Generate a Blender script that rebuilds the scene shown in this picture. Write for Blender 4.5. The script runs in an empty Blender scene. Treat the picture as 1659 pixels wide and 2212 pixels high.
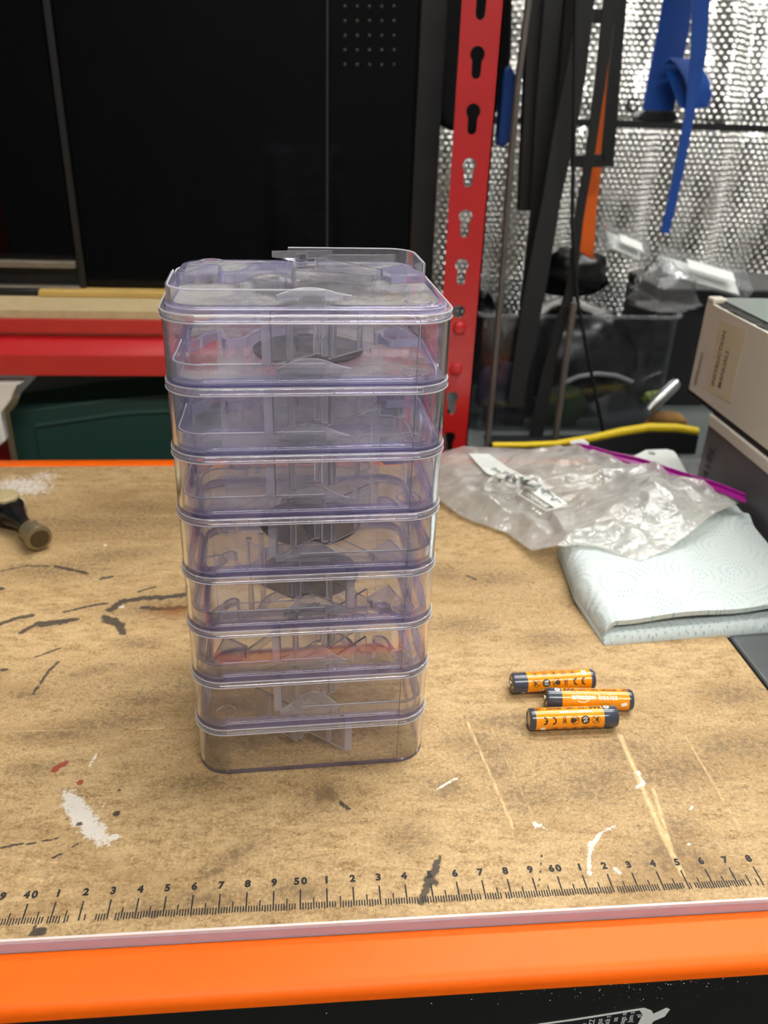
import bpy, bmesh, math, random
import numpy as np
from mathutils import Vector, Matrix, Euler, noise

SC = bpy.context.scene
COL = SC.collection
PI = math.pi
random.seed(7)

# ------------------------------------------------------------------ camera
CAM = Vector((0.0045, -0.2155, 0.2707))
ROT = Euler((1.1009, -0.0325, -0.0859), 'XYZ')
FPX = 1781.4                      # focal length for a 1659 px wide frame
cam_d = bpy.data.cameras.new('camera')
cam = bpy.data.objects.new('camera', cam_d)
COL.objects.link(cam)
cam.location = CAM
cam.rotation_euler = ROT
cam_d.sensor_fit = 'HORIZONTAL'
cam_d.sensor_width = 36.0
cam_d.lens = FPX / 1659 * 36.0
cam_d.clip_start = 0.02
cam_d.dof.use_dof = True
cam_d.dof.focus_distance = 0.335
cam_d.dof.aperture_fstop = 17.0
SC.camera = cam

# ------------------------------------------------------------------ world, lamps, exposure
world = bpy.data.worlds.new('world')
SC.world = world
world.use_nodes = True
bg = world.node_tree.nodes['Background']
bg.inputs[0].default_value = (0.95, 0.97, 1.0, 1)
bg.inputs[1].default_value = 0.35

# three unseen ceiling lights with wide diffusers, the third added to brighten the foil (emission strength, position)
TUBES = ((30, (0.30, -1.05, 1.38), 'white tube light on the ceiling behind the camera'),
         (16, (0.55, 0.25, 1.50), 'white tube light on the ceiling above the bench'),
         (28, (0.62, 0.84, 1.46), 'unseen white tube light added on the ceiling to brighten the foil'))
vs = SC.view_settings
vs.view_transform = 'Standard'
vs.look = 'None'
vs.gamma = 1.0
vs.use_curve_mapping = False
vs.exposure = 0.12
SC.cycles.use_adaptive_sampling = True
SC.cycles.adaptive_threshold = 0.10
SC.cycles.adaptive_min_samples = 20
SC.cycles.max_bounces = 10
SC.cycles.transparent_max_bounces = 28
SC.cycles.transmission_bounces = 10
SC.cycles.glossy_bounces = 4
SC.cycles.diffuse_bounces = 2
SC.cycles.use_denoising = True
SC.cycles.sample_clamp_indirect = 6.0
SC.cycles.caustics_reflective = True
SC.cycles.caustics_refractive = True
SC.cycles.blur_glossy = 0.3

# ------------------------------------------------------------------ measuring helpers
RM = ROT.to_matrix()
def ray(px, py):
    return RM @ Vector(((px - 829.5) / FPX, -(py - 1106) / FPX, -1.0))
def at(px, py, y=None, z=None, x=None):
    """world point seen at a photograph position, at a known depth (y), height (z) or side (x)"""
    d = ray(px, py)
    if y is not None: t = (y - CAM.y) / d.y
    elif z is not None: t = (z - CAM.z) / d.z
    else: t = (x - CAM.x) / d.x
    return CAM + d * t

# ------------------------------------------------------------------ materials
def lin(c):
    return tuple(((v / 255) / 12.92 if v / 255 <= 0.04045 else ((v / 255 + 0.055) / 1.055) ** 2.4) for v in c)
def rgba(c):
    return (*lin(c), 1)

PT_Z = 0.0276
class NT:
    def __init__(s, name):
        s.m = bpy.data.materials.new(name)
        s.m.use_nodes = True
        s.t = s.m.node_tree
        s.t.nodes.clear()
        s.out = s.t.nodes.new('ShaderNodeOutputMaterial')
    def n(s, typ, ins=None, **props):
        nd = s.t.nodes.new('ShaderNode' + typ)
        for k, v in props.items(): setattr(nd, k, v)
        for k, v in (ins or {}).items():
            if hasattr(v, 'is_output') or isinstance(v, bpy.types.NodeSocket): s.t.links.new(v, nd.inputs[k])
            else: nd.inputs[k].default_value = v
        return nd
    def math(s, op, a, b=0.0, clamp=False):
        nd = s.n('Math', {0: a, 1: b}, operation=op)
        nd.use_clamp = clamp
        return nd.outputs[0]
    def mix(s, fac, a, b):
        nd = s.t.nodes.new('ShaderNodeMix')
        nd.data_type = 'RGBA'
        for sock, v in ((nd.inputs[0], fac), (nd.inputs[6], a), (nd.inputs[7], b)):
            if isinstance(v, bpy.types.NodeSocket): s.t.links.new(v, sock)
            else: sock.default_value = v
        return nd.outputs[2]
    def noise(s, scale, detail=4, rough=0.55, vec=None, dist=0.0):
        i = {'Scale': scale, 'Detail': detail, 'Roughness': rough, 'Distortion': dist}
        if vec is not None: i['Vector'] = vec
        return s.n('TexNoise', i).outputs[0]
    def ramp(s, fac, lo, hi):
        nd = s.n('MapRange', {0: fac, 1: lo, 2: hi, 3: 0.0, 4: 1.0})
        nd.clamp = True
        return nd.outputs[0]
    def surf(s, sock):
        s.t.links.new(sock, s.out.inputs[0])
        return s.m

def plain(name, c, rough=0.5, metal=0.0, var=0.06, scale=60, bump=0.0, bscale=300, spec=0.5, coat=0.0):
    t = NT(name)
    pos = t.n('NewGeometry').outputs['Position']
    nz = t.noise(scale, 5, 0.6, pos)
    a = rgba(c)
    dark = (*[v * (1 - var * 2.2) for v in a[:3]], 1)
    lite = (*[min(1, v * (1 + var * 1.6)) for v in a[:3]], 1)
    colr = t.mix(nz, dark, lite)
    i = {'Base Color': colr, 'Roughness': rough, 'Metallic': metal, 'Specular IOR Level': spec, 'Coat Weight': coat}
    if bump:
        b = t.n('Bump', {'Strength': bump, 'Distance': 0.001, 'Height': t.noise(bscale, 3, 0.6, pos)})
        i['Normal'] = b.outputs[0]
    return t.surf(t.n('BsdfPrincipled', i).outputs[0])

def clear_sheet(name, tint, scuff_haze=0.03, rough=0.03, dust=0.0, strength=1.0, white=(0.75, 0.74, 0.78, 1), bump=0.0):
    """thin clear plastic: light passes straight on, a Schlick share is mirrored, scuffs, dust and painted haze scatter"""
    t = NT(name)
    g = t.n('NewGeometry')
    pos = g.outputs['Position']
    nrm = g.outputs['Normal']
    if bump:
        nrm = t.n('Bump', {'Strength': bump, 'Distance': 0.002, 'Height': t.noise(160, 3, 0.6, pos)}).outputs[0]
    dv = t.n('VectorMath', {0: g.outputs['Incoming'], 1: nrm}, operation='DOT_PRODUCT').outputs['Value']
    k = t.math('SUBTRACT', 1.0, t.math('ABSOLUTE', dv), True)
    f = t.math('ADD', t.math('MULTIPLY', t.math('POWER', k, 5.0), 0.9 * strength), 0.045 * strength, True)
    tr = t.n('BsdfTransparent', {'Color': (*tint, 1)})
    gl = t.n('BsdfGlossy', {'Color': (0.97, 0.96, 1, 1), 'Roughness': rough, 'Normal': nrm})
    m1 = t.n('MixShader', {0: f, 1: tr.outputs[0], 2: gl.outputs[0]})
    df = t.n('BsdfDiffuse', {'Color': white})
    tl = t.n('BsdfTranslucent', {'Color': white})
    sc = t.n('MixShader', {0: 0.4, 1: df.outputs[0], 2: tl.outputs[0]})
    fac = t.math('MULTIPLY', t.ramp(t.noise(90, 6, 0.7, pos), 0.25, 0.85), scuff_haze * 2, True)
    if dust:
        up = t.math('GREATER_THAN', t.n('SeparateXYZ', {0: g.outputs['True Normal']}).outputs[2], 0.6)
        patch = t.ramp(t.noise(24, 6, 0.66, pos, 0.9), 0.40, 0.56)
        grain = t.ramp(t.noise(1500, 3, 0.7, pos), 0.25, 0.8)
        loc = t.n('VectorMath', {0: t.n('TexCoord').outputs['Object'], 1: (0.001, -0.016, PT_Z)}, operation='DISTANCE').outputs['Value']
        patch = t.math('MULTIPLY', patch, t.ramp(t.math('ADD', loc, t.math('MULTIPLY', t.noise(200, 3, 0.6, pos), 0.004)), 0.0215, 0.0245))
        d = t.math('MULTIPLY', t.math('MULTIPLY', patch, t.math('ADD', t.math('MULTIPLY', grain, 0.5), 0.5)), dust)
        fac = t.math('MAXIMUM', fac, t.math('MULTIPLY', d, up), True)
    m2 = t.n('MixShader', {0: fac, 1: m1.outputs[0], 2: sc.outputs[0]})
    return t.surf(m2.outputs[0])

def solid_clear(name, tint, rough=0.0, milk=0.0, milkc=(0.82, 0.81, 0.92, 1)):
    t = NT(name)
    gl = t.n('BsdfGlass', {'Color': (*tint, 1), 'Roughness': rough, 'IOR': 1.57})
    df, tl = t.n('BsdfDiffuse', {'Color': milkc}), t.n('BsdfTranslucent', {'Color': milkc})
    sc = t.n('MixShader', {0: 0.5, 1: df.outputs[0], 2: tl.outputs[0]})
    return t.surf(t.n('MixShader', {0: milk, 1: gl.outputs[0], 2: sc.outputs[0]}).outputs[0])

M = {}
M['sheet'] = clear_sheet('clear_plastic_sheet', (0.995, 0.994, 0.999), 0.014, strength=1.15, white=(0.74, 0.72, 0.82, 1))
M['sheet_haze'] = clear_sheet('clear_plastic_sheet_hazy', (0.988, 0.985, 0.995), 0.15, 0.05, dust=0.10, strength=1.15, white=(0.74, 0.72, 0.82, 1))  # pale haze put into the colour for reflections between the plates
M['sheet_back'] = clear_sheet('clear_plastic_back_wall', (0.985, 0.98, 0.992), 0.36, 0.06, strength=1.2, white=(0.80, 0.785, 0.87, 1))  # lavender haze painted in for repeated reflections inside the stack
M['sheet_back_dusty'] = clear_sheet('clear_plastic_back_wall_dusty', (0.985, 0.98, 0.992), 0.90, 0.06, strength=1.2, white=(0.72, 0.71, 0.70, 1))
M['sheet_dusty'] = clear_sheet('clear_plastic_sheet_dusty', (0.965, 0.962, 0.985), 0.05, 0.05, dust=0.66, white=(0.52, 0.51, 0.49, 1))
M['sheet_edge'] = clear_sheet('clear_plastic_sheet_edge', (0.66, 0.64, 0.80), 0.06, 0.08, strength=2.0)
M['glass'] = solid_clear('clear_plastic_solid', (0.988, 0.986, 0.998), milk=0.06, milkc=(0.92, 0.91, 0.98, 1))
M['glass_violet'] = solid_clear('clear_plastic_solid_violet', (0.96, 0.955, 0.996), milk=0.17, milkc=(0.68, 0.65, 0.90, 1))
M['glint'] = solid_clear('milky_painted_glint', (0.99, 0.99, 1.0), milk=0.62, milkc=(0.97, 0.965, 0.99, 1))  # milky white for lines drawn in as highlights on clear edges
M['glass_post'] = solid_clear('clear_plastic_post', (0.985, 0.983, 0.998), milk=0.34, milkc=(0.86, 0.84, 0.97, 1))
M['glass_tube'] = solid_clear('clear_plastic_tube', (0.985, 0.983, 0.998), milk=0.20, milkc=(0.90, 0.89, 0.97, 1))
M['glass_clear'] = solid_clear('clear_plastic_corner', (0.992, 0.991, 0.998), milk=0.02)
M['glass_flange'] = clear_sheet('clear_plastic_flange', (0.965, 0.96, 0.985), 0.15, 0.07, strength=2.6, white=(0.93, 0.92, 0.98, 1))
M['plate_violet'] = clear_sheet('clear_plastic_plate_edge', (0.80, 0.775, 0.925), 0.16, 0.07, strength=2.2, white=(0.72, 0.69, 0.93, 1))
M['smoke'] = clear_sheet('dark_reflection_tint', (0.40, 0.42, 0.42), 0.02, 0.05, strength=1.3)  # dark tint imitating dark reflections in the plates
M['orange_plastic'] = plain('orange_plastic', (247, 102, 2), 0.5, spec=0.3, var=0.05, scale=40, bump=0.03, bscale=900)
M['black_metal'] = plain('black_painted_steel', (14, 15, 15), 0.42, var=0.1, bump=0.02)
M['edge_white'] = plain('white_edge_banding', (226, 214, 210), 0.5, var=0.06, scale=100)
M['edge_lilac'] = plain('lilac_edge_banding', (186, 170, 184), 0.5, var=0.06, scale=100)
M['ink'] = plain('black_ink', (34, 32, 30), 0.7, var=0.15, scale=400)
M['red_paint'] = plain('red_powder_coat', (184, 27, 31), 0.28, spec=0.9, var=0.05, scale=30, bump=0.02, bscale=500)
M['black_gloss'] = plain('black_gloss_panel', (2, 3, 4), 0.07, var=0.2, scale=8, spec=0.22)
M['black_dull'] = plain('black_plastic', (8, 8, 9), 0.55, var=0.2)
M['grey_bar'] = plain('grey_brown_bar', (118, 108, 92), 0.5, var=0.2, scale=80)
M['dark_seam'] = plain('dark_grey_seam', (52, 50, 48), 0.5)
M['chipboard'] = plain('chipboard', (190, 170, 128), 0.75, var=0.12, scale=120)
M['pine'] = plain('pine_plank', (198, 164, 92), 0.6, var=0.08, scale=30)
M['green_case'] = plain('green_case_plastic', (38, 72, 64), 0.48, var=0.06, bump=0.06, bscale=700)
M['white_enamel'] = plain('white_enamel', (236, 234, 226), 0.35, var=0.02)
M['cream_board'] = plain('cream_card', (214, 207, 192), 0.7, var=0.03, scale=25)
M['tape'] = plain('yellowed_tape', (212, 200, 170), 0.55, var=0.03, scale=40)
M['binder_black'] = plain('black_worn_edge', (30, 31, 28), 0.7, var=0.2, scale=200)
M['binder_top'] = plain('grey_green_cover', (112, 122, 116), 0.5, var=0.05, scale=20)
M['spine_grey'] = plain('grey_mauve_spine', (96, 92, 98), 0.42, var=0.06, scale=12)
M['marker'] = plain('dark_marker', (52, 36, 58), 0.6)
M['typed'] = plain('typed_grey_ink', (112, 104, 96), 0.7)
M['steel_table'] = plain('grey_painted_steel', (84, 88, 88), 0.42, var=0.08, scale=60)
M['white_plate'] = plain('white_coated_plate', (226, 230, 224), 0.45, var=0.02)
M['perf'] = plain('grey_galvanised', (98, 104, 103), 0.5, metal=0.2, var=0.06)
M['yellow'] = plain('yellow_braid', (240, 205, 20), 0.55, var=0.12, scale=300, bump=0.5, bscale=500)
M['navy'] = plain('navy_cloth', (12, 13, 18), 0.8, var=0.25, scale=40, bump=0.2)
M['black_bag'] = plain('black_plastic_bag', (10, 11, 12), 0.28, var=0.3, scale=40, bump=0.3, bscale=60)
M['green_cloth'] = plain('dark_green_cloth', (44, 66, 34), 0.7, var=0.2)
M['lime'] = plain('lime_plastic', (84, 100, 34), 0.6)
M['blue_cloth'] = plain('dark_blue_cloth', (32, 34, 66), 0.7, var=0.25, scale=50)
M['tan_paper'] = plain('tan_paper', (150, 110, 50), 0.7, var=0.15)
M['chrome'] = plain('brushed_steel', (190, 192, 192), 0.28, metal=1.0, var=0.05)
M['rod'] = plain('grey_rod', (112, 108, 102), 0.4, metal=0.5, var=0.08)
M['webbing'] = plain('black_webbing', (13, 14, 15), 0.75, var=0.15, scale=300, bump=0.2)
M['web_grey'] = plain('charcoal_webbing', (26, 27, 28), 0.75, var=0.15, scale=300, bump=0.2)
M['brown_metal'] = plain('brown_black_channel', (26, 22, 20), 0.55, metal=0.1, var=0.1)
M['orange_strap'] = plain('orange_strap', (226, 98, 8), 0.6, var=0.08)
M['buckle'] = plain('black_buckle', (12, 13, 16), 0.4)
M['hammer_black'] = plain('black_hammer_paint', (14, 16, 18), 0.25, var=0.2)
M['hammer_steel'] = plain('worn_hammer_steel', (150, 138, 108), 0.42, metal=0.75, var=0.18, scale=180)
M['hammer_face'] = plain('dull_hammer_face', (84, 70, 46), 0.6, metal=0.4, var=0.15, scale=200)
M['ash_wood'] = plain('ash_handle', (168, 152, 112), 0.6, var=0.12, scale=150)
M['battery_grey'] = plain('slate_battery_wrap', (60, 66, 78), 0.2, var=0.03, coat=0.3)
M['battery_orange'] = plain('orange_battery_wrap', (246, 150, 14), 0.16, var=0.03, coat=0.2)
M['print_dark'] = plain('dark_brown_print', (58, 40, 20), 0.4)
M['print_white'] = plain('white_print', (252, 246, 232), 0.4, var=0.01)
M['nickel'] = plain('nickel', (200, 190, 170), 0.25, metal=1.0)
M['label_white'] = plain('white_label', (226, 228, 222), 0.6, var=0.03)
M['sticker_black'] = plain('black_sticker', (22, 22, 28), 0.5)
M['purple'] = plain('purple_zip', (150, 18, 128), 0.3, var=0.08)
M['wall_paint'] = plain('dim_wall', (138, 138, 135), 0.8, var=0.06, scale=4)
M['floor_mat'] = plain('concrete_floor', (80, 78, 74), 0.8, var=0.1, scale=10)
M['ceiling_mat'] = plain('ceiling_board', (196, 194, 188), 0.8, var=0.03, scale=4)
M['label_frost'] = clear_sheet('clear_box_plastic', (0.93, 0.94, 0.94), 0.10, 0.06)
M['tub'] = clear_sheet('clear_tub_plastic', (0.80, 0.82, 0.83), 0.02, 0.10)
M['film'] = clear_sheet('clear_crumpled_film', (0.93, 0.94, 0.94), 0.05, 0.10, strength=1.6, bump=0.8)

def foil_mat():
    t = NT('silver_bubble_foil')
    pos = t.n('NewGeometry').outputs['Position']
    b = t.n('Bump', {'Strength': 0.08, 'Distance': 0.001, 'Height': t.noise(220, 3, 0.6, pos)})
    r = t.math('ADD', t.math('MULTIPLY', t.noise(30, 3, 0.5, pos), 0.14), 0.13)
    p = t.n('BsdfPrincipled', {'Base Color': (0.90, 0.89, 0.86, 1), 'Metallic': 1.0, 'Roughness': r, 'Normal': b.outputs[0]})
    return t.surf(p.outputs[0])
M['foil'] = foil_mat()

def strap_mat(name, c):
    t = NT(name)
    pos = t.n('NewGeometry').outputs['Position']
    w = t.n('TexWave', {'Vector': pos, 'Scale': 190.0, 'Distortion': 0.4}, wave_type='BANDS', bands_direction='Z')
    a = rgba(c)
    colr = t.mix(w.outputs[1], (*[v * .78 for v in a[:3]], 1), a)
    b = t.n('Bump', {'Strength': 0.5, 'Distance': 0.0006, 'Height': w.outputs[1]})
    p = t.n('BsdfPrincipled', {'Base Color': colr, 'Roughness': 0.5, 'Normal': b.outputs[0]})
    return t.surf(p.outputs[0])
M['blue_strap'] = strap_mat('blue_webbing', (4, 82, 180))

def board_mat():
    t = NT('stained_hardboard')
    pos = t.n('NewGeometry').outputs['Position']
    A = t.n('Attribute', attribute_name='stains'); B = t.n('Attribute', attribute_name='wear')
    sa = t.n('SeparateColor', {0: A.outputs['Color']}); sb = t.n('SeparateColor', {0: B.outputs['Color']})
    fib = t.noise(750, 5, 0.75, pos)
    sv = t.n('Mapping', {'Vector': pos, 'Scale': (1.0, 2.6, 1.0)}).outputs[0]
    mid = t.noise(60, 9, 0.74, sv, 0.15)
    big = t.noise(11, 5, 0.6, sv, 0.5)
    fine = t.noise(330, 7, 0.78, pos)
    base = t.mix(t.ramp(t.math('ADD', t.math('MULTIPLY', mid, 0.6), t.math('MULTIPLY', fine, 0.4)), 0.40, 0.59), rgba((126, 96, 58)), rgba((197, 167, 121)))
    base = t.mix(t.math('MULTIPLY', t.ramp(fib, 0.45, 0.66), 0.5), base, rgba((226, 194, 140)))
    base = t.mix(t.math('MULTIPLY', t.ramp(big, 0.50, 0.72), 0.45), base, rgba((132, 98, 54)))
    # dark grime and broad browner zones: the painted mask, broken up by fibre noise
    br = t.math('ADD', t.math('MULTIPLY', fine, 2.4), t.math('MULTIPLY', mid, 1.6))
    gm = t.ramp(t.math('ADD', sa.outputs[0], t.math('SUBTRACT', br, 1.86)), 0.38, 0.78)
    base = t.mix(t.math('MULTIPLY', gm, 0.72), base, rgba((86, 66, 42)))
    spk = t.ramp(t.noise(420, 2, 0.5, pos), 0.66, 0.74)
    base = t.mix(t.math('MULTIPLY', spk, 0.55), base, rgba((96, 70, 40)))
    # pale scratches
    sm = t.ramp(t.math('ADD', sb.outputs[0], t.math('MULTIPLY', t.math('SUBTRACT', fine, 0.5), 1.3)), 0.30, 0.75)
    base = t.mix(t.math('MULTIPLY', sm, 0.75), base, rgba((232, 200, 146)))
    # paint marks of their own
    rg = t.math('SUBTRACT', fine, 0.5)
    wm = t.ramp(t.math('ADD', sa.outputs[2], t.math('MULTIPLY', rg, 2.4)), 0.36, 0.62)
    base = t.mix(t.math('MULTIPLY', wm, 0.85), base, rgba((220, 214, 204)))
    rm = t.ramp(t.math('ADD', sb.outputs[1], t.math('MULTIPLY', rg, 0.7)), 0.44, 0.54)
    base = t.mix(t.math('MULTIPLY', rm, 0.85), base, rgba((140, 44, 34)))
    km = t.ramp(t.math('ADD', sa.outputs[1], t.math('MULTIPLY', rg, 1.9)), 0.46, 0.64)
    base = t.mix(t.math('MULTIPLY', km, 0.88), base, rgba((44, 44, 42)))
    om = t.math('MULTIPLY', t.ramp(t.math('ADD', sb.outputs[2], t.math('MULTIPLY', rg, 1.1)), 0.2, 0.9), 0.7)
    base = t.mix(om, base, rgba((120, 70, 16)))
    bm = t.n('Bump', {'Strength': 0.25, 'Distance': 0.0004, 'Height': t.math('ADD', fib, fine)})
    p = t.n('BsdfPrincipled', {'Base Color': base, 'Roughness': 0.62, 'Specular IOR Level': 0.35, 'Normal': bm.outputs[0]})
    return t.surf(p.outputs[0])
M['board'] = board_mat()

def towel_mat():
    t = NT('embossed_paper_towel')
    pos = t.n('NewGeometry').outputs['Position']
    v = t.n('TexVoronoi', {'Vector': pos, 'Scale': 27.0, 'Randomness': 0.45}, voronoi_dimensions='2D', feature='F1')
    d = t.n('VectorMath', {0: v.outputs['Position'], 1: pos}, operation='SUBTRACT')
    sx = t.n('SeparateXYZ', {0: d.outputs[0]})
    r = t.math('SQRT', t.math('ADD', t.math('POWER', sx.outputs[0], 2.0), t.math('POWER', sx.outputs[1], 2.0)))
    ang = t.math('ARCTAN2', sx.outputs[1], sx.outputs[0])
    ph = t.math('MULTIPLY', r, 2 * PI / 0.0042)
    ringi = t.math('ROUND', t.math('DIVIDE', r, 0.0042))
    rings = t.ramp(t.math('COSINE', ph), 0.45, 0.85)
    dots = t.ramp(t.math('COSINE', t.math('MULTIPLY', ang, t.math('MULTIPLY', ringi, 11.0))), 0.15, 0.6)
    mask = t.math('MULTIPLY', rings, dots)
    mask = t.math('MULTIPLY', mask, t.ramp(t.noise(70, 3, 0.5, pos), 0.36, 0.6))
    colr = t.mix(t.math('MULTIPLY', mask, 0.6), rgba((200, 209, 206)), rgba((84, 150, 178)))
    b = t.n('Bump', {'Strength': 0.6, 'Distance': 0.0006,
                     'Height': t.math('ADD', t.noise(420, 3, 0.6, pos), t.math('MULTIPLY', t.math('COSINE', ph), 0.35))})
    p = t.n('BsdfPrincipled', {'Base Color': colr, 'Roughness': 0.9, 'Specular IOR Level': 0.15, 'Normal': b.outputs[0],
                               'Subsurface Weight': 0.15, 'Subsurface Radius': (0.004, 0.004, 0.004), 'Subsurface Scale': 0.5})
    return t.surf(p.outputs[0])
M['towel'] = towel_mat()

def bag_mat():
    t = NT('milky_freezer_bag_film')
    g = t.n('NewGeometry'); pos = g.outputs['Position']
    sv = t.n('Mapping', {'Vector': pos, 'Rotation': (0, 0, 0.7), 'Scale': (1.0, 2.2, 1.0)}).outputs[0]
    h = t.math('ADD', t.noise(34, 4, 0.55, sv, 1.0), t.math('MULTIPLY', t.noise(120, 3, 0.55, pos, 0.8), 0.22))
    nb = t.n('Bump', {'Strength': 0.7, 'Distance': 0.004, 'Height': h})
    tr = t.n('BsdfTransparent', {'Color': (0.90, 0.90, 0.88, 1)})
    gl = t.n('BsdfGlossy', {'Color': (1, 1, 1, 1), 'Roughness': 0.10, 'Normal': nb.outputs[0]})
    dv = t.n('VectorMath', {0: g.outputs['Incoming'], 1: nb.outputs[0]}, operation='DOT_PRODUCT').outputs['Value']
    k = t.math('SUBTRACT', 1.0, t.math('ABSOLUTE', dv), True)
    f = t.math('ADD', t.math('MULTIPLY', t.math('POWER', k, 3.0), 0.85), 0.12, True)
    m1 = t.n('MixShader', {0: f, 1: tr.outputs[0], 2: gl.outputs[0]})
    df = t.n('BsdfDiffuse', {'Color': (0.90, 0.89, 0.85, 1), 'Normal': nb.outputs[0]})
    tl = t.n('BsdfTranslucent', {'Color': (0.80, 0.78, 0.72, 1)})
    sc = t.n('MixShader', {0: 0.4, 1: df.outputs[0], 2: tl.outputs[0]})
    m2 = t.n('MixShader', {0: t.math('ADD', t.math('MULTIPLY', t.ramp(h, 0.4, 0.8), 0.22), 0.24), 1: m1.outputs[0], 2: sc.outputs[0]})
    return t.surf(m2.outputs[0])
M['bag'] = bag_mat()

# ------------------------------------------------------------------ mesh helpers
class MB:
    """collects vertices and faces of ONE mesh object"""
    def __init__(s): s.v = []; s.f = []; s.mi = []
    def add(s, vs, fs, mi=0):
        o = len(s.v)
        s.v += [tuple(p) for p in vs]
        for f in fs:
            s.f.append(tuple(o + i for i in f)); s.mi.append(mi)
        return s
    def box(s, x0, x1, y0, y1, z0, z1, mi=0):
        vs = [(x, y, z) for z in (z0, z1) for y in (y0, y1) for x in (x0, x1)]
        return s.add(vs, [(0, 2, 3, 1), (4, 5, 7, 6), (0, 1, 5, 4), (1, 3, 7, 5), (3, 2, 6, 7), (2, 0, 4, 6)], mi)
    def prism(s, poly, z0, z1, mi=0, mp=lambda p: p):
        n = len(poly)
        if sum(poly[i][0] * poly[(i + 1) % n][1] - poly[(i + 1) % n][0] * poly[i][1] for i in range(n)) < 0: poly = poly[::-1]
        vs = [mp((x, y, z0)) for x, y in poly] + [mp((x, y, z1)) for x, y in poly]
        fs = [tuple(range(n - 1, -1, -1)), tuple(range(n, 2 * n))] + [(i, (i + 1) % n, n + (i + 1) % n, n + i) for i in range(n)]
        return s.add(vs, fs, mi)
    def rings(s, rs, closed_u=True, closed_v=False, cap=False, mi=0):
        n = len(rs[0]); m = len(rs); vs = [p for r in rs for p in r]; fs = []
        for j in range(m if closed_v else m - 1):
            a, b = j * n, ((j + 1) % m) * n
            for i in range(n if closed_u else n - 1):
                k = (i + 1) % n
                fs.append((a + i, a + k, b + k, b + i))
        if cap:
            fs.append(tuple(range(n - 1, -1, -1))); fs.append(tuple(range((m - 1) * n, m * n)))
        return s.add(vs, fs, mi)
    def tube(s, pts, r, n=10, mi=0, cap=True):
        pts = [Vector(p) for p in pts]; rs = r if isinstance(r, (list, tuple)) else [r] * len(pts)
        out = []; up = None
        for i, p in enumerate(pts):
            t = (pts[min(i + 1, len(pts) - 1)] - pts[max(i - 1, 0)]).normalized()
            if up is None: up = t.orthogonal().normalized()
            up = (up - t * up.dot(t)).normalized(); w = t.cross(up)
            out.append([p + (up * math.cos(a) + w * math.sin(a)) * rs[i] for a in (2 * PI * k / n for k in range(n))])
        return s.rings(out, cap=cap, mi=mi)
    def ribbon(s, L, R, th, nrm=(0, 1, 0), mi=0):
        """flat webbing between a left and a right edge line, with thickness"""
        nrm = Vector(nrm) * th
        rs = [[Vector(a), Vector(b), Vector(b) + nrm, Vector(a) + nrm] for a, b in zip(L, R)]
        return s.rings(rs, cap=True, mi=mi)
    def lathe(s, prof, n=32, mp=lambda p: p, mi=0, cap=True):
        rs = [[mp((r * math.cos(2 * PI * k / n), r * math.sin(2 * PI * k / n), z)) for k in range(n)] for r, z in prof]
        return s.rings(rs, cap=cap, mi=mi)
    def build(s, name, mats, parent=None, smooth=35, loc=None, weld=False):
        me = bpy.data.meshes.new(name)
        me.from_pydata(s.v, [], s.f)
        for m in (mats if isinstance(mats, (list, tuple)) else [mats]): me.materials.append(m)
        if any(s.mi): me.polygons.foreach_set('material_index', s.mi)
        bm = bmesh.new(); bm.from_mesh(me)
        if weld: bmesh.ops.remove_doubles(bm, verts=bm.verts, dist=1e-6)
        bmesh.ops.recalc_face_normals(bm, faces=bm.faces)
        bm.to_mesh(me); bm.free()
        if smooth:
            me.polygons.foreach_set('use_smooth', [True] * len(me.polygons))
            me.set_sharp_from_angle(angle=math.radians(smooth))
        me.update()
        return link(name, me, parent, loc)

def link(name, me, parent=None, loc=None):
    o = bpy.data.objects.new(name, me)
    COL.objects.link(o)
    if parent is not None: o.parent = parent
    if loc is not None: o.location = loc
    return o
def tag(o, label=None, cat=None, group=None, kind=None):
    if label: o['label'] = label
    if cat: o['category'] = cat
    if group: o['group'] = group
    if kind: o['kind'] = kind
    return o
def thing(name, label, cat, loc=(0, 0, 0), rz=0.0, group=None):
    o = bpy.data.objects.new(name, None)
    o.empty_display_size = 0.02
    COL.objects.link(o)
    o.location = loc; o.rotation_euler = (0, 0, rz)
    return tag(o, label, cat, group)
def copy_part(src, parent, label=None):
    o = src.copy(); COL.objects.link(o); o.parent = parent
    return o
def bevel(o, w, seg=2):
    m = o.modifiers.new('bevel', 'BEVEL'); m.width = w; m.segments = seg; m.limit_method = 'ANGLE'; m.angle_limit = math.radians(40)
    return o
def rrect(w, d, r, n=8):
    """outline of a rounded rectangle, counter-clockwise from the +x side"""
    out = []
    for k, (sx, sy) in enumerate(((1, 1), (-1, 1), (-1, -1), (1, -1))):
        for i in range(n + 1):
            a = k * PI / 2 + i / n * PI / 2
            out.append((sx * (w / 2 - r) + r * math.cos(a), sy * (d / 2 - r) + r * math.sin(a)))
    return out
def text_mesh(body, size, bold=0.0, align='CENTER', shear=0.0, space=1.0):
    """flat lettering as (verts, faces) in the xy plane"""
    cu = bpy.data.curves.new('lettering', 'FONT')
    cu.body = body; cu.size = size; cu.align_x = align; cu.align_y = 'CENTER'; cu.offset = bold; cu.shear = shear
    cu.space_character = space; cu.resolution_u = 3
    ob = bpy.data.objects.new('lettering', cu)
    COL.objects.link(ob)
    me = bpy.data.meshes.new_from_object(ob.evaluated_get(bpy.context.evaluated_depsgraph_get()))
    vs = [tuple(v.co) for v in me.vertices]; fs = [tuple(p.vertices) for p in me.polygons]
    bpy.data.objects.remove(ob); bpy.data.curves.remove(cu); bpy.data.meshes.remove(me)
    return vs, fs
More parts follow.
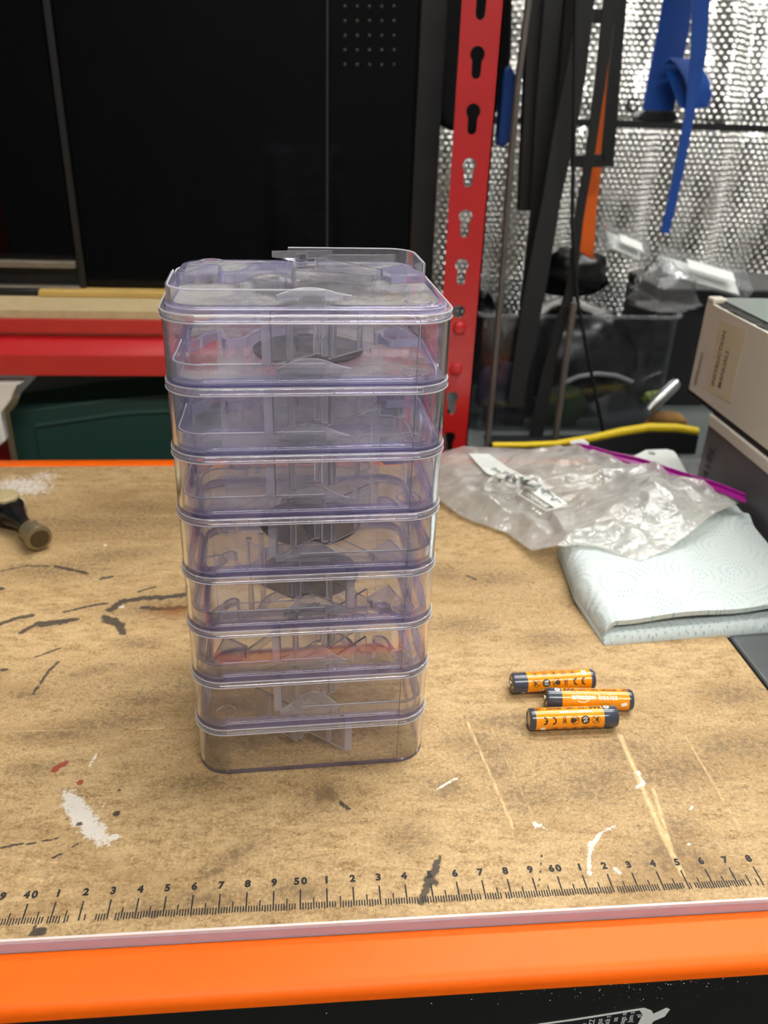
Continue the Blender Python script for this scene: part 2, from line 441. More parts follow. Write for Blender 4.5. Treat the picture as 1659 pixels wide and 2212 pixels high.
def plate_holes(outer, holes, th, mp):
    """flat plate with real holes, extruded; mp maps (u, v, w) to space"""
    bm = bmesh.new()
    for loop in [outer] + holes:
        vs = [bm.verts.new((u, v, 0)) for u, v in loop]
        for i in range(len(vs)): bm.edges.new((vs[i], vs[(i + 1) % len(vs)]))
    bmesh.ops.triangle_fill(bm, use_beauty=True, use_dissolve=False, edges=bm.edges[:])
    r = bmesh.ops.extrude_face_region(bm, geom=bm.faces[:])
    for v in r['geom']:
        if isinstance(v, bmesh.types.BMVert): v.co.z += th
    bm.verts.ensure_lookup_table()
    vs = [mp(v.co) for v in bm.verts]; fs = [tuple(v.index for v in f.verts) for f in bm.faces]
    bm.verts.index_update()
    fs = [tuple(v.index for v in f.verts) for f in bm.faces]
    bm.free()
    return vs, fs
def circ(cx, cy, r, n=12): return [(cx + r * math.cos(2 * PI * k / n), cy + r * math.sin(2 * PI * k / n)) for k in range(n)]

# ------------------------------------------------------------------ room shell
FLOOR, CEIL = -0.86, 1.60
tag(MB().box(-1.8, 1.9, -2.0, 1.46, FLOOR - 0.05, FLOOR).build('floor', M['floor_mat']), kind='structure')
tag(MB().box(-1.8, 1.9, -2.0, 1.46, CEIL, CEIL + 0.05).build('ceiling', M['ceiling_mat']), kind='structure')
tag(MB().box(-1.8, 1.9, -2.05, -2.0, FLOOR, CEIL).build('wall_back', M['wall_paint']), kind='structure')
tag(MB().box(-1.85, -1.8, -2.0, 1.46, FLOOR, CEIL).build('wall_left', M['wall_paint']), kind='structure')
tag(MB().box(1.9, 1.95, -2.0, 1.46, FLOOR, CEIL).build('wall_right', M['wall_paint']), kind='structure')
wall_far = tag(MB().box(-1.8, 1.9, 1.40, 1.46, FLOOR, CEIL).build('wall_far', M['wall_paint']), kind='structure')

for e, loc, lab in TUBES:
    lt = thing('tube_light', lab, 'lamp', loc, 0, None)
    t = NT('tube_glow'); em = t.n('Emission', {'Color': (1.0, 0.985, 0.955, 1), 'Strength': e})
    mb = MB(); mb.tube([(-.74, 0, 0), (.74, 0, 0)], 1.0, 20); mb.v = [(x, y * .085, z * .022) for x, y, z in mb.v]; mb.build('diffuser', t.surf(em.outputs[0]), lt)
    mb = MB(); mb.box(-.77, .77, -.03, .03, .023, CEIL - loc[2] - .001); mb.build('batten_body', M['white_enamel'], lt)
    for sx in (-1, 1): MB().box(sx * .755 - .014, sx * .755 + .014, -.087, .087, -.024, .0229).build('end_cap', M['white_enamel'], lt)

# rippled foil blanket hung on the far wall, its bubbles joined into one part
FOIL_Y = 1.15
def foil_y(x, z):
    a = 0.012 * math.sin(x * 46 + 0.6 * math.sin(z * 7)) + 0.006 * math.sin(x * 101 + 1.3)
    if z > 0.245: a *= 1.5
    sag = 0.012 * math.exp(-((z - 0.245) / 0.02) ** 2)
    return FOIL_Y + a + sag + 0.30 * max(0.0, z - 0.25) + 0.004 * noise.noise((x * 18, z * 18, 0))
foil = thing('foil_blanket', 'silver bubble foil insulation sheet covering the far wall', 'insulation', (0.5, FOIL_Y, -0.3))
mb = MB(); nx, nz = 420, 170
grid = [[(0.02 + 0.98 * i / nx - 0.5, foil_y(0.02 + 0.98 * i / nx, -0.3 + 0.9 * j / nz) - FOIL_Y + 0.0012, 0.9 * j / nz) for i in range(nx + 1)] for j in range(nz + 1)]
mb.rings(grid, closed_u=False)
mb.build('foil_sheet', M['foil'], foil, smooth=60)
mb = MB(); P = 0.0092; row = 0; z = -0.05
while z < 0.46:
    x = 0.17 + (P / 2 if row % 2 else 0)
    while x < 0.86:
        jx, jz = x + random.uniform(-.0006, .0006), z + random.uniform(-.0006, .0006)
        y0 = foil_y(jx, jz); r = 0.0043; flat = 0.5 if z > 0.25 else 1.0
        vs = [(jx - 0.5 + r * math.cos(k * PI / 3), y0 - FOIL_Y + 0.0020, jz + 0.3 + r * math.sin(k * PI / 3)) for k in range(6)]
        vs += [(jx - 0.5 + .62 * r * math.cos(k * PI / 3), y0 - FOIL_Y - 0.0030 * flat, jz + 0.3 + .62 * r * math.sin(k * PI / 3)) for k in range(6)]
        vs += [(jx - 0.5, y0 - FOIL_Y - 0.0039 * flat, jz + 0.3)]
        mb.add(vs, [(k, (k + 1) % 6, 6 + (k + 1) % 6, 6 + k) for k in range(6)] + [(6 + k, 6 + (k + 1) % 6, 12) for k in range(6)])
        x += P
    z += P * 0.866; row += 1
tag(mb.build('foil_bubble', M['foil'], foil, smooth=60), kind='stuff')
# black batten across the foil
p0, p1 = at(1180, 262, y=1.10), at(1659, 268, y=1.10)
tag(MB().box(-0.3, 1.3, 1.10, 1.115, p0.z - 0.005, p0.z + 0.005).build('batten', M['black_dull']),
    'thin black batten running level across the silver foil', 'batten')

# ------------------------------------------------------------------ workbench
bench = thing('workbench', 'orange and black workbench with a stained hardboard top and printed ruler', 'workbench', (0, 0.2, FLOOR))
def bpart(mb, name, m, **k):
    mb.v = [(x, y - 0.2, zz - FLOOR) for x, y, zz in mb.v]
    return mb.build(name, m, bench, **k)
X0, X1, Y0, Y1 = -0.42, 0.2415, -0.0142, 0.400
# the board: a fine grid so that its stains can be carried as attributes
stp = 0.0012
gx = int((X1 - X0) / stp); gy = int((Y1 - Y0) / stp)
xs = np.linspace(X0, X1, gx + 1); ys = np.linspace(Y0, Y1, gy + 1)
XX, YY = np.meshgrid(xs, ys)
n = XX.size
co = np.zeros((n + 4, 3)); co[:n, 0] = XX.ravel(); co[:n, 1] = YY.ravel() - 0.2; co[:n, 2] = -FLOOR
c4 = [0, gx, (gx + 1) * (gy + 1) - 1, (gx + 1) * gy]
for k, c in enumerate(c4): co[n + k] = co[c]; co[n + k, 2] -= 0.016
idx = np.arange(n).reshape(gy + 1, gx + 1)
quads = np.stack([idx[:-1, :-1], idx[:-1, 1:], idx[1:, 1:], idx[1:, :-1]], -1).reshape(-1, 4).tolist()
a, b, c, d = n, n + 1, n + 2, n + 3
quads += [[a, d, c, b]]
sides = [list(idx[0, ::-1]) + [a, b], list(idx[:, -1])[::-1] + [b, c], list(idx[-1, :]) + [c, d], list(idx[:, 0]) + [d, a]]
me = bpy.data.meshes.new('worktop')
me.from_pydata(co.tolist(), [], quads + [[int(i) for i in sd] for sd in sides])
stain = np.zeros((n, 3)); wear = np.zeros((n, 3))
def pxw(x, y):
    q = at(x, y, z=0.0); return np.array((q.x, q.y))
def seg_dist(a, b):
    d = b - a; L = max(d @ d, 1e-12)
    t = np.clip(((XX - a[0]) * d[0] + (YY - a[1]) * d[1]) / L, 0, 1)
    return np.hypot(XX - a[0] - t * d[0], YY - a[1] - t * d[1])
def stroke(arr, ch, pts, w, s=1.0, taper=False):
    P = [pxw(*p) for p in pts]
    dist = None
    for i in range(len(P) - 1):
        dd = seg_dist(P[i], P[i + 1]); dist = dd if dist is None else np.minimum(dist, dd)
    val = s * np.clip(1.0 - dist / (w * 2) * 1.0, 0, 1) if not taper else s * np.exp(-(dist / w) ** 2)
    arr[:, ch] = np.maximum(arr[:, ch], val.ravel())
def blob(arr, ch, px, py, rx, ry, ang=0.0, s=1.0, hard=False):
    """soft ellipse given by its photograph centre and radii in mm on the board"""
    c = pxw(px, py); ca, sa = math.cos(math.radians(ang)), math.sin(math.radians(ang))
    u = ((XX - c[0]) * ca + (YY - c[1]) * sa) / (rx * 1e-3); v = (-(XX - c[0]) * sa + (YY - c[1]) * ca) / (ry * 1e-3)
    q = np.sqrt(u * u + v * v)
    val = s * (np.clip(1.5 - q, 0, 1) if hard else np.exp(-q * q))
    arr[:, ch] = np.maximum(arr[:, ch], val.ravel())
G, K, W = 0, 1, 2
for a in ((70, 1660, 10, 4, 0), (230, 1560, 26, 7, 8), (110, 1590, 20, 5, 0), (300, 1510, 18, 6, 0), (350, 1310, 24, 9, 5), (300, 1390, 12, 5, 0), (60, 1500, 9, 4, 0), (200, 1450, 14, 4, 20),
          (690, 1590, 26, 9, 10), (560, 1610, 14, 6, 0), (760, 1650, 16, 5, 0), (700, 1712, 9, 8, 0), (430, 1690, 14, 6, 0),
          (1060, 1620, 14, 9, -10), (1010, 1600, 12, 6, 0), (1075, 1665, 8, 7, 0), (970, 1700, 9, 6, 0), (1060, 1250, 26, 10, 0), (960, 1240, 12, 10, 0), (1000, 1350, 18, 9, 0), (1260, 1300, 18, 12, -20),
          (1180, 1380, 16, 7, 0), (1100, 1560, 20, 6, 0), (1290, 1690, 18, 11, 20), (1340, 1620, 16, 8, 0), (1460, 1660, 22, 12, 0), (1600, 1610, 18, 9, 0), (1440, 1845, 9, 9, 0), (1500, 1870, 9, 7, 0),
          (1470, 1800, 10, 8, 0), (1560, 1890, 9, 4, 0), (1150, 1720, 16, 8, 0), (1580, 1500, 16, 8, 0), (640, 1925, 10, 4, 0), (450, 1945, 16, 4, 0), (330, 1965, 10, 3, 0),
          (880, 1810, 8, 6, 0), (500, 1850, 10, 3, 30), (460, 1885, 6, 2, 30), (200, 1130, 60, 12, 0), (120, 1230, 30, 10, 0), (300, 1100, 30, 12, 0), (240, 1200, 26, 8, 10)):
    blob(stain, G, a[0], a[1], a[2] * 1.7, a[3] * 1.7, a[4], s=0.50)
for a in ((200, 1130, 110, 55, 0, .36), (1150, 1290, 80, 60, 0, .30), (650, 1600, 110, 26, 0, .33), (1350, 1650, 90, 45, 0, .36), (250, 1480, 110, 40, 0, .30), (1450, 1850, 40, 22, 0, .36)):  # broad browner zones, weaker than the spots above
    blob(stain, G, *a)
blob(wear, 2, 390, 1320, 20, 9, 0, 0.9); blob(wear, 2, 350, 1400, 12, 6, 0, 0.5); blob(wear, 2, 320, 1160, 30, 12, 0, .35); blob(wear, 2, 330, 1250, 20, 8, 0, 0.4)
# black paint
for pts, w in (([(45, 1367), (80, 1347), (120, 1342), (165, 1338)], 1.7), ([(90, 1350), (140, 1343)], 2.4), ([(0, 1348), (40, 1334), (70, 1330)], 1.8), ([(138, 1322), (200, 1308), (232, 1303)], 1.2),
               ([(238, 1318), (262, 1300), (300, 1293), (345, 1290)], 2.6), ([(345, 1292), (405, 1284)], 2.4), ([(310, 1312), (350, 1316), (400, 1312)], 2.0), ([(225, 1333), (250, 1340), (266, 1368)], 2.2), ([(230, 1340), (262, 1350)], 2.8),
               ([(0, 1234), (60, 1222), (125, 1224)], 0.8), ([(125, 1224), (160, 1232), (186, 1238)], 1.5), ([(218, 1250), (242, 1246)], 1.4), ([(300, 1278), (335, 1268)], 1.0), ([(75, 1420), (130, 1400)], 0.8), ([(70, 1500), (105, 1450), (125, 1430)], 0.9),
               ([(945, 1862), (940, 1880), (925, 1905)], 1.6), ([(930, 1890), (912, 1948)], 1.7), ([(948, 1858), (952, 1848)], 0.6), ([(920, 1900), (940, 1908)], 1.6), ([(735, 1735), (752, 1746)], 1.0),
               ([(1170, 1842), (1168, 1880), (1162, 1922)], 0.30), ([(158, 1828), (168, 1822)], 0.6), ([(115, 1852), (134, 1844)], 0.6), ([(50, 1826), (128, 1810)], 0.5), ([(0, 1832), (50, 1822)], 0.7),
               ([(1010, 1244), (1030, 1252)], 1.0), ([(1050, 1255), (1062, 1258)], 0.8), ([(100, 1970), (60, 2022)], 0.1)):
    stroke(stain, K, pts, w * 1e-3, 1.0)
for a in ((252, 1758, 1.7, 1.7), (146, 1768, .8, .8), (172, 1780, 1.6, 1.1), (258, 1706, 1.2, 1.0), (216, 1717, .6, .6), (231, 1689, .7, .4), (85, 2012, 2.6, 1.6), (78, 2020, 3.2, .6), (0, 1272, 3.0, 2.2), (8, 1447, 3.0, 1.2), (1378, 1478, .8, .6)):
    blob(stain, K, *a, 0, 1.0, True)
blob(stain, G, 705, 1715, 7, 6, 0, 0.9)
# white paint
c0, c1 = pxw(141, 1706), pxw(236, 1826); dv_ = (c1 - c0) / np.linalg.norm(c1 - c0); hl = np.linalg.norm(c1 - c0) / 2; cm = (c0 + c1) / 2
uu = ((XX - cm[0]) * dv_[0] + (YY - cm[1]) * dv_[1]) / hl; vv = (-(XX - cm[0]) * dv_[1] + (YY - cm[1]) * dv_[0]) / 0.0050
leaf = np.clip(1.35 - np.hypot(np.abs(uu) ** 1.4, vv + .25 * (1 - uu * uu)), 0, .82)
stain[:, W] = np.maximum(stain[:, W], leaf.ravel())
for a, s in (((246, 1808, 2.6, 1.8, 20), .85), ((50, 1050, 16, 26, 70), .62), ((95, 1030, 12, 12, 0), .5), ((262, 1311, 1.8, 1.2, 0), 1), ((227, 1178, 1.2, .8, 0), 1)):
    blob(stain, W, *a, s=s, hard=True)
for pts, w in (([(1292, 1808), (1278, 1828), (1272, 1855), (1274, 1890)], .7), ([(1278, 1820), (1276, 1832)], 1.2), ([(1330, 1783), (1300, 1797), (1285, 1812)], .45), ([(1154, 1778), (1158, 1785)], .9), ([(1165, 1782), (1188, 1797)], .45), ([(1378, 1668), (1390, 1693), (1376, 1700)], .8),
               ([(944, 1706), (968, 1690), (988, 1680)], .5), ([(1330, 1878), (1338, 1884)], .9), ([(1292, 1920), (1294, 1922)], .7), ([(1488, 1750), (1496, 1742)], .4), ([(192, 1656), (210, 1628)], .5), ([(222, 1743), (226, 1738)], .4), ([(1470, 1820), (1500, 1826)], .3)):
    stroke(stain, W, pts, w * 1e-3, 1.0)
# red drips
blob(wear, 1, 130, 1654, 4.2, 1.5, 38, 1, True); blob(wear, 1, 173, 1690, 1.5, 1.7, 0, 1, True); blob(wear, 1, 118, 1664, 1.6, 1.4, 0, 1, True)
# pale scratches
rs = random.Random(3)
for pts, w, s in (([(1010, 1560), (1110, 1790)], .8, .7), ([(1340, 1590), (1430, 1800), (1475, 1890)], 1.3, .8), ([(1410, 1700), (1450, 1830)], .8, .8), ([(1480, 1590), (1600, 1790)], .8, .55), ([(1060, 1570), (1150, 1760)], .7, .5), ([(1120, 1650), (1659, 1600)], .5, .4), ([(0, 1580), (420, 1572)], .8, .5), ([(0, 1604), (430, 1590)], .6, .4),
                  ([(60, 1550), (90, 1640)], .5, .4), ([(175, 1600), (178, 1690)], .5, .5), ([(0, 1850), (180, 1870)], .6, .6), ([(0, 1885), (120, 1908)], .6, .6), ([(330, 1765), (820, 1800)], .5, .5), ([(590, 1700), (592, 1880)], .5, .5), ([(560, 1790), (420, 1880)], .5, .3), ([(740, 1640), (770, 1740)], .5, .4), ([(780, 1660), (640, 1770)], .4, .35),
                  ([(930, 1530), (1659, 1480)], .7, .35), ([(1240, 1660), (1659, 1700)], .5, .3), ([(1360, 1640), (1520, 1640)], .7, .35), ([(240, 1090), (420, 1030)], .6, .5), ([(120, 1140), (300, 1075)], .5, .4), ([(300, 1060), (300, 1150)], .5, .3), ([(0, 1400), (300, 1440)], .8, .3), ([(210, 1440), (60, 1600)], .6, .3)):
    stroke(wear, 0, pts, w * 1e-3, s)
for k in range(46):
    px, py = rs.uniform(0, 1640), rs.uniform(1080, 1950); a = rs.gauss(0.1, 0.9); L = rs.uniform(20, 190)
    stroke(wear, 0, [(px, py), (px + L * math.cos(a), py + L * math.sin(a) * 0.7)], rs.uniform(.25, .55) * 1e-3, rs.uniform(.35, .65))
for nm, arr in (('stains', stain), ('wear', wear)):
    at_ = me.attributes.new(nm, 'FLOAT_COLOR', 'POINT')
    buf = np.ones((n + 4, 4)); buf[:n, :3] = arr; buf[n:, :3] = 0
    at_.data.foreach_set('color', buf.ravel())
me.materials.append(M['board'])
me.update()
tag(link('worktop', me, bench), 'tan hardboard top with stains, paint drips and a printed centimetre scale')

# printed scale: ticks and numbers, flat ink just on the board
mb = MB(); zi = 0.00012
rr = random.Random(5)
for mm in range(-118, 192):
    x = mm * 0.001
    if -86 <= mm <= -68 and mm % 10 and rr.random() < 0.6: continue
    if mm > 172 and mm % 10 and rr.random() < 0.5: continue
    if mm % 10 and rr.random() < 0.05: continue
    top = 0.0 if mm % 10 == 0 else (-0.0036 if mm % 5 == 0 else -0.0058)
    w = 0.00028 if mm % 10 == 0 else 0.00024
    bot = -0.0087 + rr.uniform(-.0002, .0005)
    mb.add([(x - w, bot, zi), (x + w, bot, zi), (x + w, top, zi), (x - w, top, zi)], [(0, 1, 2, 3)])
tag(bpart(mb, 'ruler_tick', M['ink'], smooth=0), kind='stuff')
mb = MB()
for cm in range(39, 70):
    s = str(cm) if cm % 10 == 0 else str(cm % 10)
    if cm == 55: s = '5'
    vs, fs = text_mesh(s, 0.0042, 0.00022, space=1.35)
    mb.add([((cm - 50) * 0.01 + x, 0.0037 + y, zi) for x, y, _ in vs], fs)
bpart(mb, 'ruler_number', M['ink'], smooth=0)

bpart(MB().box(X0, X1 + .001, -0.0152, -0.01425, -0.0008, 0.0003), 'edge_lip', M['edge_white'], smooth=0)
bpart(MB().box(X0, X1 + .001, -0.0155, -0.01425, -0.0058, -0.00081), 'edge_strip', M['edge_lilac'], smooth=0)
def rail(prof, name):
    mb = MB()
    mb.rings([[(x, y, z) for y, z in prof] for x in (X0 - 0.02, X1 + 0.35)], cap=True)
    return bpart(mb, name, M['orange_plastic'], smooth=50)
arc = [(-0.0312 - 0.0052 * math.sin(a), -0.0110 + 0.0052 * math.cos(a)) for a in np.linspace(0, PI / 2, 8)]
rail([(-0.0158, -0.0100), (-0.0158, -0.0056)] + arc + [(-0.0366, -0.0122), (-0.033, -0.0126)], 'front_rail')
mb = MB(); pr = [(0.4005, -0.012), (0.4005, -0.003), (0.4025, -0.0012), (0.415, -0.0012), (0.4175, -0.004), (0.4175, -0.03)]
mb.rings([[(x, y, z) for y, z in pr] for x in (X0 - 0.02, X1 - 0.002)], cap=True)
bpart(mb, 'rear_rail', M['orange_plastic'], smooth=50)
body = bpart(MB().box(X0 - 0.02, X1 + 0.35, -0.0325, -0.010, FLOOR + 0.001, -0.0127), 'drawer_front', M['black_metal'])
bpart(MB().box(X0, X1 - .004, 0.0, 0.395, FLOOR + 0.001, -0.0165), 'carcass', M['black_metal'])
# white specks on the black front
mb = MB(); rr = random.Random(11)
for k in range(150):
    px = rr.gauss(1400, 170); py = 2212 - (px - 700) * 0.07 - 40 + rr.gauss(0, 22)
    q = at(px, py, y=-0.0326)
    if q.z > -0.0150: continue
    r = rr.choice((.00010, .00014, .0002, .0003))
    mb.add([(q.x + r * math.cos(a), -0.03262, q.z + r * math.sin(a)) for a in (0, 1.26, 2.51, 3.77, 5.03)], [(0, 1, 2, 3, 4)])
tag(bpart(mb, 'paint_speck', M['label_white'], smooth=0), kind='stuff')
# torn sticker
st = [at(*p, y=-0.0327) for p in ((1110, 2220), (1240, 2202), (1392, 2178), (1408, 2184), (1412, 2191), (1440, 2178), (1447, 2181), (1436, 2196), (1412, 2206), (1400, 2222))]
mb = MB(); mb.prism([(q.x, q.z) for q in st], -0.0327, -0.0325, mp=lambda p: (p[0], p[2], p[1]))
bpart(mb, 'sticker', M['label_white'], smooth=0)
st2 = [at(*p, y=-0.03275) for p in ((1120, 2221), (1240, 2205), (1382, 2183), (1388, 2192), (1372, 2222))]
mb = MB(); mb.prism([(q.x, q.z) for q in st2], -0.03278, -0.0326, mp=lambda p: (p[0], p[2], p[1]))
bpart(mb, 'sticker_print', M['sticker_black'], smooth=0)
mb = MB()
for k, s in enumerate(('e', '(ZZ', 'gus', 'uck t', 'se', 'bags m', 'jum s', 'el')):
    q = at(1262 + 17 * k, 2211 - 2.6 * k, y=-0.0329)
    vs, fs = text_mesh(s, 0.0030, 0.00003, align='CENTER')
    mb.add([(q.x - y, -0.03284, q.z - 0.0006 + x) for x, y, _ in vs], fs)
bpart(mb, 'sticker_lettering', M['label_white'], smooth=0)

# ------------------------------------------------------------------ clear stacking cases
TW, TR, TP = 0.1016, 0.0134, 0.0254
TX, TY, TYAW = 0.0036, 0.1137, 0.0457
TD, TS = 0.0900, -0.0058         # depth of a case and the shift that keeps its front in place
def outline(off, n=8): return [(x, y + TS) for x, y in rrect(TW + 2 * off, TD + 2 * off, max(TR + off, 0.001), n)]
def band(pts, w, z0, z1, side=0):
    """upright strip following a plan polyline, w thick"""
    pts = [Vector((*p, 0)) for p in pts]; L = []; R = []
    for i, p in enumerate(pts):
        t = (pts[min(i + 1, len(pts) - 1)] - pts[max(i - 1, 0)]).normalized(); nn = Vector((-t.y, t.x, 0))
        L.append(p + nn * w / 2); R.append(p - nn * w / 2)
    mb = MB()
    mb.rings([[(a.x, a.y, z0), (b.x, b.y, z0), (b.x, b.y, z1), (a.x, a.y, z1)] for a, b in zip(L, R)], cap=True)
    return mb
def curve(pts, n=5):
    """Catmull-Rom through plan points"""
    out = []; P = [pts[0]] + list(pts) + [pts[-1]]
    for i in range(1, len(P) - 2):
        for k in range(n):
            t = k / n
            out.append(tuple(0.5 * (2 * P[i][a] + (P[i + 1][a] - P[i - 1][a]) * t + (2 * P[i - 1][a] - 5 * P[i][a] + 4 * P[i + 1][a] - P[i + 2][a]) * t * t
                             + (3 * P[i][a] - P[i - 1][a] - 3 * P[i + 1][a] + P[i + 2][a]) * t ** 3) for a in (0, 1)))
    return out + [tuple(pts[-1])]
PT = 0.0276      # top face of a case's plate, above its own foot
def case_parts(mir):
    """mesh data of one case, made once for each hand; mir flips left and right"""
    f = -1 if mir else 1
    fx = lambda mb: (setattr(mb, 'v', [(x * f, y, z) for x, y, z in mb.v]), mb)[1]
    out = []
    o, i = outline(0), outline(-0.0016)
    flats = (('back_wall', 8, 9, 'BACK'), ('side_wall', 17, 18, 'sheet'), ('front_wall', 26, 27, 'sheet'), ('side_wall', 35, 0, 'sheet'))
    for nm, p, q, mt in flats:
        w_ = MB()
        for ln in (o, i):
            w_.add([(*ln[p], .0008), (*ln[q], .0008), (*ln[q], .0225), (*ln[p], .0225)], [(0, 1, 2, 3)])
        out.append((nm, w_, mt))
    for k in range(4):
        seg = range(9 * k, 9 * k + 9); w_ = MB()
        w_.rings([[(*o[t_], .0008), (*i[t_], .0008), (*i[t_], .0225), (*o[t_], .0225)] for t_ in seg], cap=True)
        out.append(('corner_wall', w_, 'glass_clear'))
    foot = MB(); a, b = outline(0.00005), outline(-0.00165)
    foot.rings([[(*p, 0.00005) for p in a], [(*p, 0.0009) for p in a], [(*p, 0.0009) for p in b], [(*p, 0.00005) for p in b]], closed_v=True)
    out.append(('foot_edge', foot, 'sheet_edge'))
    lo = [(-0.0003 + .0009 * math.cos(a), 0.0227 + .0009 * math.sin(a)) for a in np.linspace(-PI * .5, PI * .35, 8)]
    up = [(-0.0004 + .0011 * math.cos(a), 0.02425 + .0011 * math.sin(a)) for a in np.linspace(-PI * .30, PI * .5, 9)]
    prof = [(-0.0030, 0.0232), (-0.0016, 0.0219)] + lo + up + [(-0.0030, 0.02535)]
    ring = MB(); ring.rings([[(*p, z) for p in outline(d)] for d, z in prof], closed_v=True)
    out.append(('shoulder_ring', ring, 'glass_flange'))
    ring = MB(); ring.rings([[(*p, z) for p in outline(d)] for d, z in [(-0.0018, 0.0254)] + [(-0.0026 + .0008 * math.cos(a), PT - .0008 + .0008 * math.sin(a)) for a in np.linspace(0, PI / 2, 7)] + [(-0.0046, PT), (-0.0046, 0.0254)]], closed_v=True)
    out.append(('plate_edge', ring, 'plate_violet'))
    for dd, zz in ((0.0006, 0.0225), (0.0004, 0.0252), (-0.00185, 0.0266)):  # thin white rings drawn in as the flange's highlight lines
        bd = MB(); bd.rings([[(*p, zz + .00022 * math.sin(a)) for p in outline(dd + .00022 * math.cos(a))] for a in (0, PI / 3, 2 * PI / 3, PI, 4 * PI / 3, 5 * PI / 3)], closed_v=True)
        out.append(('lip_glint', bd, 'glint'))
    pl = MB(); q = outline(-0.0045)
    pl.add([(*p, PT - 0.0001) for p in q], [tuple(range(len(q)))])
    pl.add([(*p, 0.0256) for p in q], [tuple(range(len(q)))])
    out.append(('plate', pl, 'PLATE'))
    c = outline(-0.0029)        # centre line of the rims
    # outline order: corners ++, -+, --, +-
    A = [(c[17][0], -0.0150)] + c[18:27] + [(0.0050, c[26][1])]
    Bk = [(-x, 2 * TS - y) for x, y in A]
    for r in (A, Bk): 
        out.append(('locating_rim', fx(band(r, 0.0015, PT - 0.0001, PT + 0.0052)), 'glass'))
        mb = MB(); mb.tube([(r[0][0], r[0][1], PT)] + [(x, y, PT + .0053) for x, y in r] + [(r[-1][0], r[-1][1], PT)], .00026, 6); out.append(('rim_glint', fx(mb), 'glint'))  # white line imitating the highlight along the rim top
    tng = curve([(-0.0115, -0.0475), (-0.0090, -0.0430), (-0.0030, -0.0362), (0.0040, -0.0366), (0.0098, -0.0438), (0.0142, -0.0475)], 4)
    mb = MB(); mb.prism(tng, PT + 0.0016, PT + 0.0034); out.append(('tongue', fx(mb), 'glass_tube'))
    mb = MB(); mb.tube([(x, y, PT + .0034) for x, y in tng], .00022, 6); out.append(('tongue_glint', fx(mb), 'glint'))  # bright outline of the tongue, a highlight made as a white line
    for x in (-0.0080, 0.0092):
        mb = MB(); mb.box(x - .0012, x + .0012, -0.0472, -0.0448, PT - .0001, PT + .0017); out.append(('tongue_foot', fx(mb), 'glass'))
    mb = MB(); mb.prism([(-0.0120, 0.0235), (0.0130, 0.0270), (-0.0010, 0.0135)], PT + 0.0034, PT + 0.0060); out.append(('catch', fx(mb), 'glass'))
    mb = MB(); mb.lathe([(.0030, PT - .0001), (.0030, PT + .0035)], 16, lambda p: (p[0] - .0005, p[1] + .0210, p[2])); out.append(('catch_stem', fx(mb), 'glass'))
    wavy = curve([(-0.0462, -0.0135), (-0.0410, -0.0090), (-0.0375, 0.0010), (-0.0325, 0.0020), (-0.0310, -0.0095), (-0.0240, -0.0085), (-0.0190, 0.0030), (-0.0110, 0.0085), (-0.0040, 0.0070)], 5)
    out.append(('channel_wall', fx(band(wavy, 0.0015, PT - .0001, PT + 0.0040)), 'glass_violet'))
    out.append(('channel_wall', fx(band([(-0.0040, 0.0070), (-0.0035, -0.0050), (0.0100, -0.0080), (0.0250, -0.0150)], 0.0013, PT - .0001, PT + 0.0036)), 'glass'))
    out.append(('channel_wall', fx(band([(0.0400, 0.0290), (0.0080, 0.0270), (0.0060, 0.0230), (0.0300, -0.0040)], 0.0013, PT - .0001, PT + 0.0040)), 'glass'))
    mb = MB(); mb.prism([(0.0290, 0.0010), (0.0400, 0.0105), (0.0462, -0.0080), (0.0330, -0.0100)], PT + .0001, PT + 0.0034); out.append(('corner_clip', fx(mb), 'glass_violet'))
    for x, y in ((0.0380, -0.0425), (-0.0370, 0.0310)):
        mb = MB(); ang = np.linspace(0, 2 * PI, 29)[:-1]
        mb.rings([[(x + (0.0046 + r) * math.cos(t), y + (0.0046 + r) * math.sin(t), PT + z) for t in ang] for r, z in ((-.0004, 0), (-.0003, .0006), (.0003, .0006), (.0004, 0))])
        out.append(('ring_boss', fx(mb), 'glass'))
    # underside: post, two slanting fins, hub of tubes
    z1 = 0.0256
    mb = MB(); mb.prism([(-0.0168, -0.0490), (-0.0136, -0.0490), (-0.0136, -0.0466), (-0.0146, -0.0466), (-0.0146, -0.0480), (-0.0158, -0.0480), (-0.0158, -0.0466), (-0.0168, -0.0466)], 0.0070, z1)
    out.append(('post', fx(mb), 'glass_post'))
    out.append(('fin', fx(band([(-0.0137, -0.0478), (0.0020, -0.0345)], 0.0011, 0.0072, z1)), 'glass'))
    out.append(('fin', fx(band([(0.0070, -0.0400), (0.0250, -0.0240)], 0.0011, 0.0072, z1)), 'glass'))
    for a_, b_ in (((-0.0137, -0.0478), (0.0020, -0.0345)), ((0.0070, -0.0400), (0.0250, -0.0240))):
        mb = MB(); mb.tube([(*a_, .0070), (*b_, .0070)], .00042, 6); out.append(('fin_glint', fx(mb), 'glint'))  # white line painted in for the bright lower edge of each fin
    for x, y, r in ((-0.0072, -0.0428, .0014), (0.0028, -0.0360, .0013), (0.0056, -0.0390, .0015), (0.0086, -0.0392, .0012), (0.0190, -0.0300, .0012), (-0.0270, 0.0260, .0014), (-0.0210, 0.0300, .0014)):
        mb = MB(); mb.lathe([(r, 0.0078), (r, z1)], 14, lambda p, x=x, y=y: (p[0] + x, p[1] + y, p[2])); out.append(('hub_tube', fx(mb), 'glass_tube'))
    return out
